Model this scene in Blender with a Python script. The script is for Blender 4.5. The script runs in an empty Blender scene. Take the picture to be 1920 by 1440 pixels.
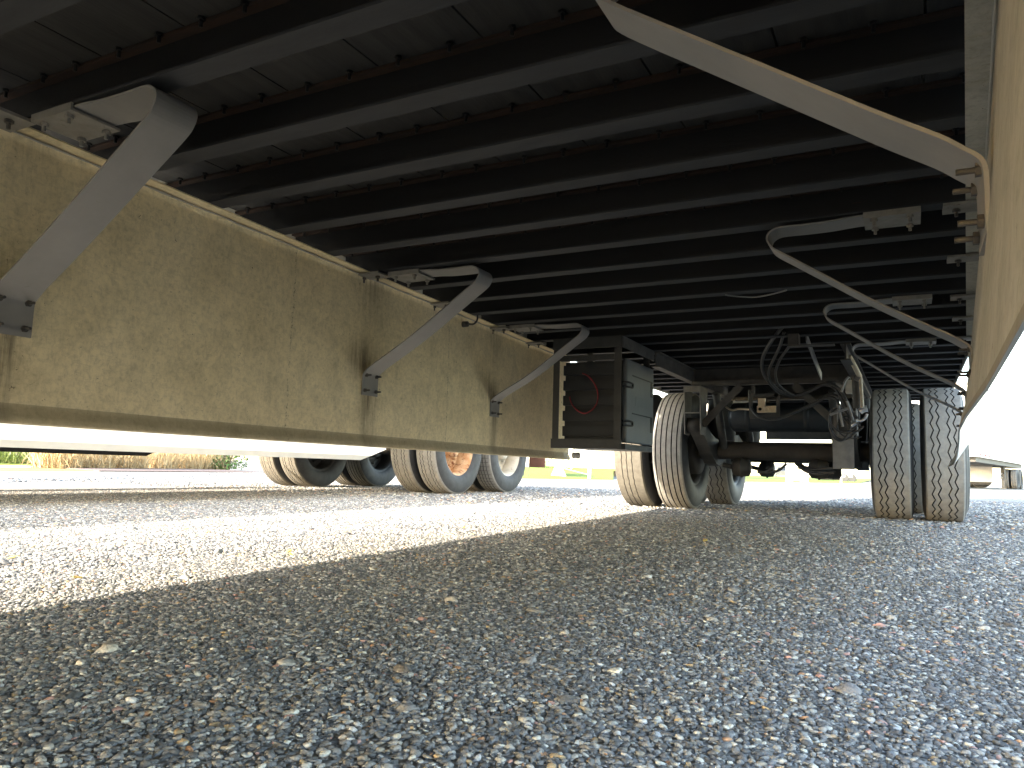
import bpy, bmesh, math, random
from mathutils import Vector, Matrix, noise as mnoise
random.seed(7)
sc = bpy.context.scene
col = sc.collection
R = math.radians

# ------------------------------------------------------------------ camera
F_PX, YAW, PITCH, ROLL, CAM_H = 1414.33, R(27.945), R(6.3676), R(1.682), .2978
fw = Vector((-math.sin(YAW)*math.cos(PITCH), math.cos(YAW)*math.cos(PITCH), math.sin(PITCH)))
rt0 = Vector((math.cos(YAW), math.sin(YAW), 0)); up0 = rt0.cross(fw)
rt = rt0*math.cos(ROLL) + up0*math.sin(ROLL)
up = -rt0*math.sin(ROLL) + up0*math.cos(ROLL)
CAM = Vector((0, 0, CAM_H))
cd = bpy.data.cameras.new('camera'); cam = bpy.data.objects.new('camera', cd); col.objects.link(cam)
cd.sensor_width = 36; cd.lens = 36*F_PX/1920; cd.clip_start = .02; cd.clip_end = 2000
m3 = Matrix((rt, up, -fw)).transposed()
cam.matrix_world = Matrix.Translation(CAM) @ m3.to_4x4()
sc.camera = cam

# ------------------------------------------------------------------ sky, sun, exposure
SUN_TO = Vector((-1.15, -2.4, 1.0)).normalized()        # towards the sun
w = bpy.data.worlds.new('World'); sc.world = w; w.use_nodes = True
nt = w.node_tree; nt.nodes.clear()
sky = nt.nodes.new('ShaderNodeTexSky'); sky.sky_type = 'NISHITA'; sky.sun_disc = False
sky.sun_elevation = math.asin(SUN_TO.z); sky.sun_rotation = math.atan2(SUN_TO.x, SUN_TO.y)
sky.air_density = 1.0; sky.dust_density = 0.9; sky.ozone_density = 1.0
bg = nt.nodes.new('ShaderNodeBackground'); bg.inputs[1].default_value = .15
wo = nt.nodes.new('ShaderNodeOutputWorld')
nt.links.new(sky.outputs[0], bg.inputs[0]); nt.links.new(bg.outputs[0], wo.inputs[0])
ld = bpy.data.lights.new('sun', 'SUN'); ld.energy = 2.0; ld.angle = R(.9); ld.color = (1, .95, .87)
lo = bpy.data.objects.new('sun', ld); col.objects.link(lo); lo.location = (-20, -15, 25)
lo.rotation_euler = (-SUN_TO).to_track_quat('-Z', 'Y').to_euler()
vs = sc.view_settings
vs.view_transform = 'Standard'; vs.look = 'None'; vs.gamma = 1; vs.exposure = 3.36
vs.use_white_balance = True; vs.white_balance_temperature = 7500; vs.white_balance_tint = 10
try: vs.use_curve_mapping = False
except Exception: pass

# ------------------------------------------------------------------ pixel helpers (photo pixels give only directions)
def ray(x, y): return fw + rt*((x-960)/F_PX) - up*((y-720)/F_PX)
def aZ(x, y, z=0.0):
    d = ray(x, y); return CAM + d*((z-CAM_H)/d.z)
def aX(x, y, X):
    d = ray(x, y); return CAM + d*(X/d.x)
def aY(x, y, Y):
    d = ray(x, y); return CAM + d*(Y/d.y)
def aD(x, y, D):                                       # at horizontal distance D
    d = ray(x, y); return CAM + d*(D/math.hypot(d.x, d.y))

# ------------------------------------------------------------------ mesh helpers
class MB:
    def __init__(s): s.v = []; s.f = []; s.m = []; s.sm = []
    def add(s, vs_, fs, mat=0, smooth=False):
        o = len(s.v); s.v += [tuple(p) for p in vs_]
        for f in fs: s.f.append([i+o for i in f]); s.m.append(mat); s.sm.append(smooth)
        return s
    def box(s, x0, x1, y0, y1, z0, z1, mat=0):
        return s.add([(x0,y0,z0),(x1,y0,z0),(x1,y1,z0),(x0,y1,z0),(x0,y0,z1),(x1,y0,z1),(x1,y1,z1),(x0,y1,z1)],
                     [(0,3,2,1),(4,5,6,7),(0,1,5,4),(1,2,6,5),(2,3,7,6),(3,0,4,7)], mat)
    def beam(s, a, b, w_, h_, upv=(0,0,1), mat=0):       # square bar from a to b
        a = Vector(a); b = Vector(b); d = (b-a).normalized(); upv = Vector(upv)
        if abs(d.dot(upv)) > .98: upv = Vector((0,1,0))
        sx = d.cross(upv).normalized(); sz = sx.cross(d)
        P = []
        for c in (a, b):
            for i, j in ((-1,-1),(1,-1),(1,1),(-1,1)): P.append(c + sx*(i*w_/2) + sz*(j*h_/2))
        return s.add(P, [(0,1,2,3),(7,6,5,4),(0,4,5,1),(1,5,6,2),(2,6,7,3),(3,7,4,0)], mat)
    def tube(s, pts, r, n=8, mat=0, cap=True):
        pts = [Vector(p) for p in pts]; k = len(pts)
        rs = r if isinstance(r, (list, tuple)) else [r]*k
        t0 = (pts[1]-pts[0]).normalized(); nv = t0.orthogonal().normalized(); P = []
        for i in range(k):
            t = (pts[min(i+1,k-1)]-pts[max(i-1,0)]).normalized()
            nv = (nv - t*nv.dot(t)).normalized(); bv = t.cross(nv)
            for j in range(n):
                a = 2*math.pi*j/n; P.append(pts[i] + (nv*math.cos(a)+bv*math.sin(a))*rs[i])
        fs = [(i*n+j, i*n+(j+1)%n, (i+1)*n+(j+1)%n, (i+1)*n+j) for i in range(k-1) for j in range(n)]
        s.add(P, fs, mat, True)
        if cap:
            s.add(P[:n], [tuple(range(n))[::-1]], mat); s.add(P[-n:], [tuple(range(n))], mat)
        return s
    def lathe(s, prof, c=(0,0,0), n=32, axis='x', mat=0, smooth=True):  # prof: (axial, radius)
        P = []; c = Vector(c); k = len(prof)
        for j in range(n):
            a = 2*math.pi*j/n
            for x, r_ in prof:
                q = {'x': (x, r_*math.cos(a), r_*math.sin(a)), 'y': (r_*math.cos(a), x, r_*math.sin(a)),
                     'z': (r_*math.cos(a), r_*math.sin(a), x)}[axis]
                P.append(c + Vector(q))
        fs = [(j*k+i, j*k+i+1, ((j+1)%n)*k+i+1, ((j+1)%n)*k+i) for j in range(n) for i in range(k-1)]
        return s.add(P, fs, mat, smooth)
    def mesh(s, name, mats):
        me = bpy.data.meshes.new(name); me.from_pydata(s.v, [], s.f)
        for m in mats: me.materials.append(m)
        me.polygons.foreach_set('material_index', s.m); me.polygons.foreach_set('use_smooth', s.sm)
        me.update()
        return me
    def build(s, name, mats, parent=None, loc=None):
        if not isinstance(mats, (list, tuple)): mats = [mats]
        return link(name, s.mesh(name, mats), parent, loc)

def link(name, me, parent=None, loc=None):
    o = bpy.data.objects.new(name, me); col.objects.link(o)
    if loc is not None: o.location = loc
    if parent is not None:
        o.parent = parent; o.matrix_parent_inverse = wm(parent).inverted()
    return o
WM = {}
def wm(o):
    if o.name in WM: return WM[o.name]
    m = Matrix.Translation(o.location) @ o.rotation_euler.to_matrix().to_4x4()
    return m
def tag(o, label, cat, group=None, kind=None):
    if label: o['label'] = label
    if cat: o['category'] = cat
    if group: o['group'] = group
    if kind: o['kind'] = kind
    return o
def thing(name, label, cat, loc, group=None):
    o = bpy.data.objects.new(name, None); o.empty_display_size = .2; col.objects.link(o); o.location = loc
    return tag(o, label, cat, group)
def smooth_path(pts, n=6):                              # Catmull-Rom
    P = [Vector(p) for p in pts]; out = []
    for i in range(len(P)-1):
        a = P[max(i-1,0)]; b = P[i]; c = P[i+1]; d = P[min(i+2,len(P)-1)]
        for j in range(n):
            t = j/n
            out.append(.5*((2*b)+(c-a)*t+(2*a-5*b+4*c-d)*t*t+(3*b-a-3*c+d)*t**3))
    out.append(P[-1]); return out

# ------------------------------------------------------------------ materials
def new_mat(name):
    m = bpy.data.materials.new(name); m.use_nodes = True
    return m, m.node_tree, m.node_tree.nodes['Principled BSDF']
def N(t, typ, **kw):
    n = t.nodes.new(typ)
    for k, v in kw.items():
        if k.startswith('i_'):
            key = k[2:]
            n.inputs[int(key) if key.isdigit() else key].default_value = v
        else: setattr(n, k, v)
    return n
def coords(t, scale=(1,1,1), kind='Object'):
    tc = N(t, 'ShaderNodeTexCoord'); mp = N(t, 'ShaderNodeMapping'); mp.inputs['Scale'].default_value = scale
    oi = N(t, 'ShaderNodeObjectInfo'); sc_ = N(t, 'ShaderNodeVectorMath', operation='SCALE'); sc_.inputs[0].default_value = (37.0, 23.0, 11.0)
    ad = N(t, 'ShaderNodeVectorMath', operation='ADD')        # each copy of a part wears differently
    t.links.new(oi.outputs['Random'], sc_.inputs['Scale']); t.links.new(tc.outputs[kind], ad.inputs[0]); t.links.new(sc_.outputs[0], ad.inputs[1])
    t.links.new(ad.outputs[0], mp.inputs[0]); return mp.outputs[0]
def ramp(t, fac, stops, interp='LINEAR'):
    r = N(t, 'ShaderNodeValToRGB'); cr = r.color_ramp; cr.interpolation = interp
    while len(cr.elements) < len(stops): cr.elements.new(.5)
    for e, (p, c) in zip(cr.elements, stops):
        e.position = p; e.color = (*c, 1) if len(c) == 3 else c
    t.links.new(fac, r.inputs[0]); return r.outputs[0]
def noise_tex(t, vec, scale, detail=4, rough=.6, dist=0):
    n = N(t, 'ShaderNodeTexNoise'); n.inputs['Scale'].default_value = scale; n.inputs['Detail'].default_value = detail
    n.inputs['Roughness'].default_value = rough; n.inputs['Distortion'].default_value = dist
    t.links.new(vec, n.inputs['Vector']); return n.outputs['Fac']
def mix(t, fac, a, b, mode='MIX'):
    n = N(t, 'ShaderNodeMix', data_type='RGBA', blend_type=mode)
    for s, v in ((n.inputs[0], fac), (n.inputs[6], a), (n.inputs[7], b)):
        if hasattr(v, 'is_linked'): t.links.new(v, s)
        elif isinstance(v, (int, float)): s.default_value = v
        else: s.default_value = (*v, 1) if len(v) == 3 else v
    return n.outputs[2]
def math_(t, op, a, b=None, c=None, clamp=False):
    n = N(t, 'ShaderNodeMath', operation=op, use_clamp=clamp)
    for i, v in enumerate((a, b, c)):
        if v is None: continue
        if hasattr(v, 'is_linked'): t.links.new(v, n.inputs[i])
        else: n.inputs[i].default_value = v
    return n.outputs[0]
def bump(t, bsdf, h, strength=.3, dist=.01):
    b = N(t, 'ShaderNodeBump'); b.inputs['Strength'].default_value = strength; b.inputs['Distance'].default_value = dist
    t.links.new(h, b.inputs['Height']); t.links.new(b.outputs[0], bsdf.inputs['Normal'])

def worn(name, c1, c2, scale=8, rough=.6, metal=0, spots=None, spot_amt=.55, bmp=.15, stretch=(1,1,1)):
    """two-tone worn surface with optional dirt/rust spots"""
    m, t, b = new_mat(name); v = coords(t, stretch)
    n1 = noise_tex(t, v, scale, 6, .65); c = ramp(t, n1, [(.3, c1), (.7, c2)])
    if spots:
        n2 = noise_tex(t, v, scale*2.3, 8, .75, .6)
        f = ramp(t, n2, [(spot_amt, (0,0,0)), (spot_amt+.08, (1,1,1))]); c = mix(t, f, c, spots)
    t.links.new(c, b.inputs['Base Color']); b.inputs['Roughness'].default_value = rough; b.inputs['Metallic'].default_value = metal
    n3 = noise_tex(t, v, scale*9, 3); bump(t, b, n3, bmp, .004)
    return m

M = {}
M['beam'] = worn('beam_black_paint', (.004,.0048,.007), (.0085,.0092,.0115), 5, .6, spots=(.028,.014,.008), spot_amt=.64, stretch=(1,3,3))
M['beam_bounce'] = worn('beam_flange_bounce', (.017,.0195,.025), (.031,.034,.039), 3, .8, spots=(.034,.025,.019), spot_amt=.66, stretch=(1,6,6))  # flange undersides coloured paler, standing in for light bounced off the ground
M['rust_edge'] = worn('beam_rusty_edge', (.009,.008,.008), (.042,.019,.012), 9, .85, stretch=(1,4,4))
M['floor'] = worn('floor_undercoat', (.015,.0155,.017), (.036,.036,.036), 4, .85, spots=(.008,.0075,.007), spot_amt=.69, stretch=(6,.6,1), bmp=.3)
M['rail'] = worn('side_rail_aluminium', (.34,.33,.30), (.48,.46,.42), 4, .5, spots=(.2,.17,.13), spot_amt=.6, stretch=(1,1,4))
M['white'] = worn('white_paint', (.72,.72,.70), (.80,.80,.78), 2, .35, bmp=.02)
M['white_dirty'] = worn('white_paint_road_film', (.62,.61,.57), (.76,.75,.71), 3, .45, spots=(.48,.46,.40), spot_amt=.70, bmp=.03)
M['strap'] = worn('strap_grey_composite', (.20,.20,.20), (.255,.25,.245), 6, .6, spots=(.15,.145,.13), spot_amt=.66, bmp=.1)
M['clamp'] = worn('clamp_galvanised', (.17,.165,.15), (.27,.26,.24), 20, .6, spots=(.10,.065,.04), spot_amt=.6)
M['bolt'] = worn('bolt_dark', (.04,.04,.04), (.09,.08,.07), 30, .5)
M['frame'] = worn('box_frame_paint', (.028,.031,.033), (.052,.055,.055), 12, .5, spots=(.14,.085,.05), spot_amt=.70)
M['box_dark'] = worn('box_black_plastic', (.008,.012,.016), (.017,.023,.029), 8, .5)
M['cover'] = worn('cover_grey_plastic', (.15,.17,.18), (.20,.22,.23), 3, .55, bmp=.04)
M['axle'] = worn('axle_grimy', (.034,.031,.029), (.062,.056,.05), 9, .75, spots=(.09,.072,.056), spot_amt=.64)
M['susp'] = worn('suspension_black', (.028,.028,.029), (.07,.066,.06), 10, .65, spots=(.12,.085,.06), spot_amt=.67)
M['hanger'] = worn('hanger_dusty', (.11,.10,.09), (.2,.185,.165), 12, .75, spots=(.15,.09,.055), spot_amt=.63)
M['rubber_hose'] = worn('hose_rubber', (.02,.021,.023), (.05,.05,.05), 20, .45)
M['brass'] = worn('valve_body_cast', (.42,.36,.27), (.58,.52,.42), 20, .45, .3)
M['tan_rod'] = worn('dusty_rod', (.36,.30,.22), (.52,.44,.33), 20, .6)
M['chrome'] = worn('hose_sleeve', (.45,.47,.5), (.65,.67,.7), 20, .3, .8)
M['red_cable'] = worn('red_cable', (.20,.012,.02), (.27,.02,.03), 20, .5)
M['lamp_amber'] = worn('amber_reflector', (.7,.25,.1), (.8,.35,.15), 20, .3)
M['groove'] = worn('tyre_groove_rubber', (.008,.008,.008), (.014,.014,.014), 20, .9)
M['sidewall'] = worn('tyre_sidewall', (.022,.024,.027), (.045,.047,.05), 14, .7, spots=(.09,.083,.072), spot_amt=.72, bmp=.06)
M['tread'] = worn('tyre_tread_dusty', (.20,.192,.178), (.285,.273,.252), 26, .9, spots=(.125,.12,.11), spot_amt=.64, bmp=.35)
M['tread_pale'] = worn('tyre_tread_pale_dust', (.095,.086,.07), (.14,.128,.107), 26, .95, spots=(.06,.054,.045), spot_amt=.66, bmp=.35)
M['rim_dark'] = worn('rim_dark', (.03,.03,.03), (.07,.065,.06), 14, .6)
M['rim_rust'] = worn('rim_rusty_orange', (.36,.13,.035), (.62,.46,.30), 7, .7, spots=(.16,.05,.015), spot_amt=.54)
M['rim_white'] = worn('rim_dirty_white', (.38,.34,.28), (.55,.51,.44), 8, .6, spots=(.16,.11,.07), spot_amt=.60)
M['mudflap'] = worn('mudflap_brown', (.12,.05,.035), (.19,.085,.06), 6, .7)
M['steel_grey'] = worn('steel_grey', (.30,.30,.30), (.42,.41,.40), 9, .5)
M['concrete'] = worn('concrete_white', (.50,.49,.47), (.62,.61,.59), 5, .85)
M['concrete_tan'] = worn('concrete_tan', (.34,.30,.25), (.44,.40,.33), 5, .85)
M['orange'] = worn('barricade_orange', (.75,.25,.08), (.82,.32,.12), 9, .5)
M['tape_red'] = worn('tape_red', (.22,.008,.008), (.28,.012,.012), 9, .95)
M['car_paint'] = worn('car_paint_dark', (.05,.055,.06), (.07,.075,.08), 4, .25)
M['glass'] = worn('car_glass', (.02,.025,.03), (.03,.035,.04), 4, .08)
M['siding'] = worn('siding_cream', (.56,.52,.44), (.66,.62,.54), 2, .7, stretch=(3,3,.4))
M['leaf_y'] = worn('leaf_yellow', (.62,.46,.10), (.72,.55,.2), 30, .8)
M['leaf_o'] = worn('leaf_orange', (.55,.17,.05), (.62,.25,.08), 30, .8)
M['bark'] = worn('mulch', (.10,.065,.055), (.19,.13,.11), 14, .95, bmp=.8)

def skirt_mat(name, feet, zfoot, sgn, joints, tone=((.79,.67,.43),(.84,.725,.48),(.88,.77,.53))):
    m, t, b = new_mat(name)
    tc = N(t, 'ShaderNodeTexCoord'); sep = N(t, 'ShaderNodeSeparateXYZ'); t.links.new(tc.outputs['Object'], sep.inputs[0])
    y, z = sep.outputs[1], sep.outputs[2]
    obj = tc.outputs['Object']
    big = noise_tex(t, obj, 2.3, 5, .6)
    c = ramp(t, big, [(.3, tone[0]), (.55, tone[1]), (.75, tone[2])])
    mp = N(t, 'ShaderNodeMapping'); mp.inputs['Scale'].default_value = (1, 26, 1.1); t.links.new(obj, mp.inputs[0])
    streak = noise_tex(t, mp.outputs[0], 1.0, 6, .7, .3)
    c = mix(t, ramp(t, streak, [(.57, (0,0,0)), (.84, (.36,.36,.36))]), c, (.48,.405,.265))
    mpw = N(t, 'ShaderNodeMapping'); mpw.inputs['Scale'].default_value = (1, 150, 24); t.links.new(obj, mpw.inputs[0])
    mph = N(t, 'ShaderNodeMapping'); mph.inputs['Scale'].default_value = (1, 24, 150); t.links.new(obj, mph.inputs[0])
    wv = noise_tex(t, mpw.outputs[0], 1.0, 3, .6); wh = noise_tex(t, mph.outputs[0], 1.0, 3, .6)
    weave = math_(t, 'MAXIMUM', wv, wh)
    c = mix(t, ramp(t, weave, [(.55, (0,0,0)), (.74, (.36,.36,.36))]), c, (.50,.43,.285))
    gr = noise_tex(t, obj, 55, 6, .8, .4)
    c = mix(t, 1.0, c, ramp(t, gr, [(.30, (.72,.72,.70)), (.52, (1,1,1)), (.72, (1.10,1.10,1.10))]), 'MULTIPLY')
    mot = noise_tex(t, obj, 9, 5, .7, .5)
    c = mix(t, 1.0, c, ramp(t, mot, [(.32, (.84,.84,.82)), (.6, (1.04,1.04,1.04))]), 'MULTIPLY')
    spk = noise_tex(t, obj, 70, 3, .6, 1.2)
    c = mix(t, ramp(t, spk, [(.69, (0,0,0)), (.73, (.8,.8,.8))]), c, (.09,.065,.04))
    spk2 = noise_tex(t, obj, 17, 6, .7, .8)
    c = mix(t, ramp(t, spk2, [(.72, (0,0,0)), (.76, (.7,.7,.7))]), c, (.13,.095,.06))
    # hairline crackle down the panel joints
    ck = noise_tex(t, obj, 120, 4, .7, .5)
    for yc in joints:
        wob = math_(t, 'MULTIPLY_ADD', noise_tex(t, obj, 7, 3), .03, yc-.015)
        dd = math_(t, 'DIVIDE', math_(t, 'SUBTRACT', y, wob), .0045)
        ln = math_(t, 'POWER', 2.718, math_(t, 'MULTIPLY', math_(t, 'MULTIPLY', dd, dd), -1))
        f_ = math_(t, 'MULTIPLY', ln, ramp(t, ck, [(.50, (0,0,0)), (.60, (.75,.75,.75))]))
        c = mix(t, f_, c, (.09,.07,.045))
    # runs of grime below the brace feet, smudges above, runs from the clamps at the top edge
    sw = noise_tex(t, mp.outputs[0], 2.6, 4, .7)
    def gauss(v, c0, s):
        d = math_(t, 'DIVIDE', math_(t, 'SUBTRACT', v, c0), s); return math_(t, 'POWER', 2.718, math_(t, 'MULTIPLY', math_(t, 'MULTIPLY', d, d), -1))
    tot = None
    for kf, yc in enumerate(feet):
        wr = (.030, .058, .045, .05)[kf % 4]; am = (.35, .8, .62, .4)[kf % 4]
        run = math_(t, 'MULTIPLY', gauss(y, yc+.004*kf, wr), math_(t, 'MULTIPLY', math_(t, 'LESS_THAN', z, zfoot), math_(t, 'ADD', .25, math_(t, 'MULTIPLY', math_(t, 'SUBTRACT', z, .3), 2.2))))
        sm = math_(t, 'MULTIPLY', math_(t, 'MULTIPLY', gauss(y, yc-.05, .10), gauss(z, zfoot+.14, .09)), am)
        tp = math_(t, 'MULTIPLY', math_(t, 'MULTIPLY', gauss(y, yc, .09), gauss(z, 1.12, .18)), am*.7)
        s_ = math_(t, 'MAXIMUM', math_(t, 'MAXIMUM', run, sm), tp)
        tot = s_ if tot is None else math_(t, 'MAXIMUM', tot, s_)
    tot = math_(t, 'MULTIPLY', tot, math_(t, 'MULTIPLY_ADD', sw, 3.4, -.95, clamp=True), clamp=True)
    c = mix(t, tot, c, (.075,.055,.035))
    # darker brown along the folded lower lip
    lip = math_(t, 'LESS_THAN', z, .425 if sgn < 0 else .387)
    c = mix(t, math_(t, 'MULTIPLY', lip, math_(t, 'MULTIPLY_ADD', big, .5, .3)), c, (.20,.16,.10))
    t.links.new(c, b.inputs['Base Color']); b.inputs['Roughness'].default_value = .7
    bump(t, b, weave, .18, .002)
    return m
FEET_L = [1.07, 2.635, 3.90]; FEET_R = [1.10, 2.60, 3.86, 5.06]
M['skirt_in'] = skirt_mat('skirt_tan_fibreglass', FEET_L + [-.5], .61, -1, [2.12, 3.33])
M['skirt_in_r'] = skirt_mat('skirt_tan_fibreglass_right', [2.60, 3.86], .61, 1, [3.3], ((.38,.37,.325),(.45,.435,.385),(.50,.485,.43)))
def gravel_mat():
    m, t, b = new_mat('gravel_bed'); v = coords(t)
    vo = N(t, 'ShaderNodeTexVoronoi'); vo.inputs['Scale'].default_value = 95; t.links.new(v, vo.inputs['Vector'])
    vo2 = N(t, 'ShaderNodeTexVoronoi'); vo2.inputs['Scale'].default_value = 38; t.links.new(v, vo2.inputs['Vector'])
    sepc = N(t, 'ShaderNodeSeparateColor'); t.links.new(vo.outputs['Color'], sepc.inputs[0])
    c = ramp(t, sepc.outputs[0], [(0, (.10,.10,.10)), (.3, (.20,.195,.185)), (.55, (.28,.27,.25)), (.8, (.38,.365,.335)), (1, (.55,.53,.49))])
    sep2 = N(t, 'ShaderNodeSeparateColor'); t.links.new(vo2.outputs['Color'], sep2.inputs[0])
    c = mix(t, .45, c, ramp(t, sep2.outputs[1], [(0, (.14,.14,.14)), (.5, (.26,.25,.24)), (.9, (.36,.345,.31)), (1, (.5,.42,.3))]))
    big = noise_tex(t, v, .9, 6, .65)
    c = mix(t, ramp(t, big, [(.42, (0,0,0)), (.7, (.55,.55,.55))]), c, (.36,.315,.24))
    t.links.new(c, b.inputs['Base Color']); b.inputs['Roughness'].default_value = .95
    h = math_(t, 'ADD', math_(t, 'MULTIPLY', vo.outputs['Distance'], -.6), math_(t, 'MULTIPLY', vo2.outputs['Distance'], -.6))
    h = math_(t, 'ADD', h, math_(t, 'MULTIPLY', noise_tex(t, v, 6, 8, .7), .5))
    bump(t, b, h, .9, .02)
    return m
M['gravel'] = gravel_mat()
def pebble_mat(name, stops):
    m, t, b = new_mat(name)
    oi = N(t, 'ShaderNodeObjectInfo')
    c = ramp(t, oi.outputs['Random'], stops, 'CONSTANT')
    tc = N(t, 'ShaderNodeTexCoord'); n1 = noise_tex(t, tc.outputs['Object'], 1.6, 5, .7)
    c = mix(t, 1.0, c, ramp(t, n1, [(.3, (.62,.62,.62)), (.7, (1.2,1.2,1.2))]), 'MULTIPLY')
    t.links.new(c, b.inputs['Base Color']); b.inputs['Roughness'].default_value = .92
    bump(t, b, noise_tex(t, tc.outputs['Object'], 5, 4), .25, .3)
    return m
STONE = [(0, (0.127,0.132,0.139)), (.16, (0.202,0.207,0.214)), (.32, (0.290,0.290,0.284)), (.46, (0.161,0.155,0.150)), (.56, (0.401,0.393,0.373)),
         (.66, (0.245,0.251,0.262)), (.75, (0.540,0.519,0.476)), (.83, (0.345,0.312,0.261)), (.89, (0.653,0.649,0.591)), (.935, (0.470,0.353,0.216)),
         (.962, (0.653,0.653,0.653)), (.982, (0.533,0.304,0.177)), (.992, (0.587,0.353,0.301))]
M['pebble'] = pebble_mat('gravel_pebble', STONE)

# ------------------------------------------------------------------ ground
mb = MB(); g = 700
mb.add([(-g,-g,0),(g,-g,0),(g,g,0),(-g,g,0)], [(0,1,2,3)])
ground = mb.build('ground', M['gravel']); ground['kind'] = 'structure'

def pebble_field(name, region, density, smin, smax, seed, sub, label, power=3.0, zoff=.001):
    """loose stones scattered over a flat region of the yard by geometry nodes"""
    mb = MB(); z = zoff
    mb.add([(x, y, z) for x, y in region], [tuple(range(len(region)))])
    o = mb.build(name, M['pebble']); tag(o, label, 'gravel', kind='stuff')
    ng = bpy.data.node_groups.new(name, 'GeometryNodeTree')
    ng.interface.new_socket('Geometry', in_out='INPUT', socket_type='NodeSocketGeometry')
    ng.interface.new_socket('Geometry', in_out='OUTPUT', socket_type='NodeSocketGeometry')
    L = ng.links.new
    def G(typ, **kw):
        n = ng.nodes.new(typ)
        for k, v in kw.items(): setattr(n, k, v)
        return n
    gi = G('NodeGroupInput'); go = G('NodeGroupOutput')
    dp = G('GeometryNodeDistributePointsOnFaces'); dp.inputs['Density'].default_value = density; dp.inputs['Seed'].default_value = seed
    L(gi.outputs[0], dp.inputs['Mesh'])
    ps = G('GeometryNodeInputPosition'); dn = G('ShaderNodeTexNoise'); dn.inputs['Scale'].default_value = 2.3; dn.inputs['Detail'].default_value = 5; L(ps.outputs[0], dn.inputs['Vector'])
    dm = G('ShaderNodeMapRange'); dm.inputs['From Min'].default_value = .36; dm.inputs['From Max'].default_value = .60
    dm.inputs['To Min'].default_value = density*.45; dm.inputs['To Max'].default_value = density*1.15; L(dn.outputs['Fac'], dm.inputs['Value'])
    mesh_sub = G('GeometryNodeSubdivideMesh'); mesh_sub.inputs['Level'].default_value = 6; L(gi.outputs[0], mesh_sub.inputs[0]); L(mesh_sub.outputs[0], dp.inputs['Mesh']); L(dm.outputs[0], dp.inputs['Density'])
    jn = G('GeometryNodeJoinGeometry')
    for k in range(6):
        ic = G('GeometryNodeMeshIcoSphere'); ic.inputs['Radius'].default_value = 1; ic.inputs['Subdivisions'].default_value = sub
        nz = G('ShaderNodeTexNoise', noise_dimensions='4D'); nz.inputs['Scale'].default_value = .9; nz.inputs['W'].default_value = seed*3.1 + k*7.7
        nz.inputs['Detail'].default_value = 1.5
        nm = G('GeometryNodeInputNormal'); sb = G('ShaderNodeMath', operation='SUBTRACT'); sb.inputs[1].default_value = .5
        L(nz.outputs['Fac'], sb.inputs[0])
        vm = G('ShaderNodeVectorMath', operation='SCALE'); L(nm.outputs[0], vm.inputs[0])
        mu = G('ShaderNodeMath', operation='MULTIPLY'); mu.inputs[1].default_value = 1.9; L(sb.outputs[0], mu.inputs[0]); L(mu.outputs[0], vm.inputs['Scale'])
        sp = G('GeometryNodeSetPosition'); L(ic.outputs[0], sp.inputs['Geometry']); L(vm.outputs[0], sp.inputs['Offset'])
        tr = G('GeometryNodeTransform'); L(sp.outputs[0], tr.inputs['Geometry'])
        tr.inputs['Scale'].default_value = (1.0, .62+.07*k, .36+.05*((k*2) % 6))
        sm = G('GeometryNodeSetMaterial'); sm.inputs['Material'].default_value = M['pebble']; L(tr.outputs[0], sm.inputs[0])
        ss = G('GeometryNodeSetShadeSmooth'); L(sm.outputs[0], ss.inputs[0])
        gi2 = G('GeometryNodeGeometryToInstance'); L(ss.outputs[0], gi2.inputs[0]); L(gi2.outputs[0], jn.inputs[0])
    ip = G('GeometryNodeInstanceOnPoints'); L(dp.outputs['Points'], ip.inputs['Points']); L(jn.outputs[0], ip.inputs['Instance'])
    ip.inputs['Pick Instance'].default_value = True
    rr = G('FunctionNodeRandomValue', data_type='FLOAT_VECTOR'); rr.inputs[0].default_value = (-.4,-.4,0); rr.inputs[1].default_value = (.4,.4,6.283)
    rr.inputs['Seed'].default_value = seed+1; L(rr.outputs[0], ip.inputs['Rotation'])
    rs = G('FunctionNodeRandomValue', data_type='FLOAT'); rs.inputs['Seed'].default_value = seed+2
    pw = G('ShaderNodeMath', operation='POWER'); pw.inputs[1].default_value = power; L(rs.outputs[1], pw.inputs[0])
    mr = G('ShaderNodeMapRange'); mr.inputs['To Min'].default_value = smin; mr.inputs['To Max'].default_value = smax; L(pw.outputs[0], mr.inputs['Value'])
    L(mr.outputs[0], ip.inputs['Scale'])
    jo = G('GeometryNodeJoinGeometry'); L(ip.outputs[0], jo.inputs[0])
    L(jo.outputs[0], go.inputs[0])
    md = o.modifiers.new('scatter', 'NODES'); md.node_group = ng
    return o
pebble_field('fine_gravel', [(-1.9,.22),(.9,.22),(.9,1.7),(-1.9,1.7)], 46000, .0016, .0070, 11, 2, 'fine grey pebbles covering the ground below the trailer', 3.0)
pebble_field('fine_gravel', [(-3.3,.22),(-1.9,.22),(-1.9,1.7),(.9,1.7),(1.1,2.9),(-3.3,2.9)], 17000, .0022, .0080, 13, 2, 'fine pebbles further under the trailer toward the wheels', 2.6)
pebble_field('coarse_gravel', [(-2.7,.2),(1.0,.2),(1.4,4.2),(-4.2,4.2)], 75, .007, .019, 23, 3, 'larger scattered stones lying among the fine pebbles', 2.4, -.001)
pebble_field('loose_gravel', [(-4.6,2.9),(1.3,2.9),(1.8,5.4),(-5.6,5.4)], 6500, .0034, .0095, 31, 2, 'grey pebbles between the trailer skirts and the wheels', 2.2)
pebble_field('loose_gravel', [(-6.5,.2),(-3.3,.2),(-3.3,2.9),(-4.6,2.9),(-5.6,5.4),(-6.5,5.4)], 8500, .0032, .009, 37, 2, 'open pebbles between the two parked trailers', 2.2)
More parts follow.
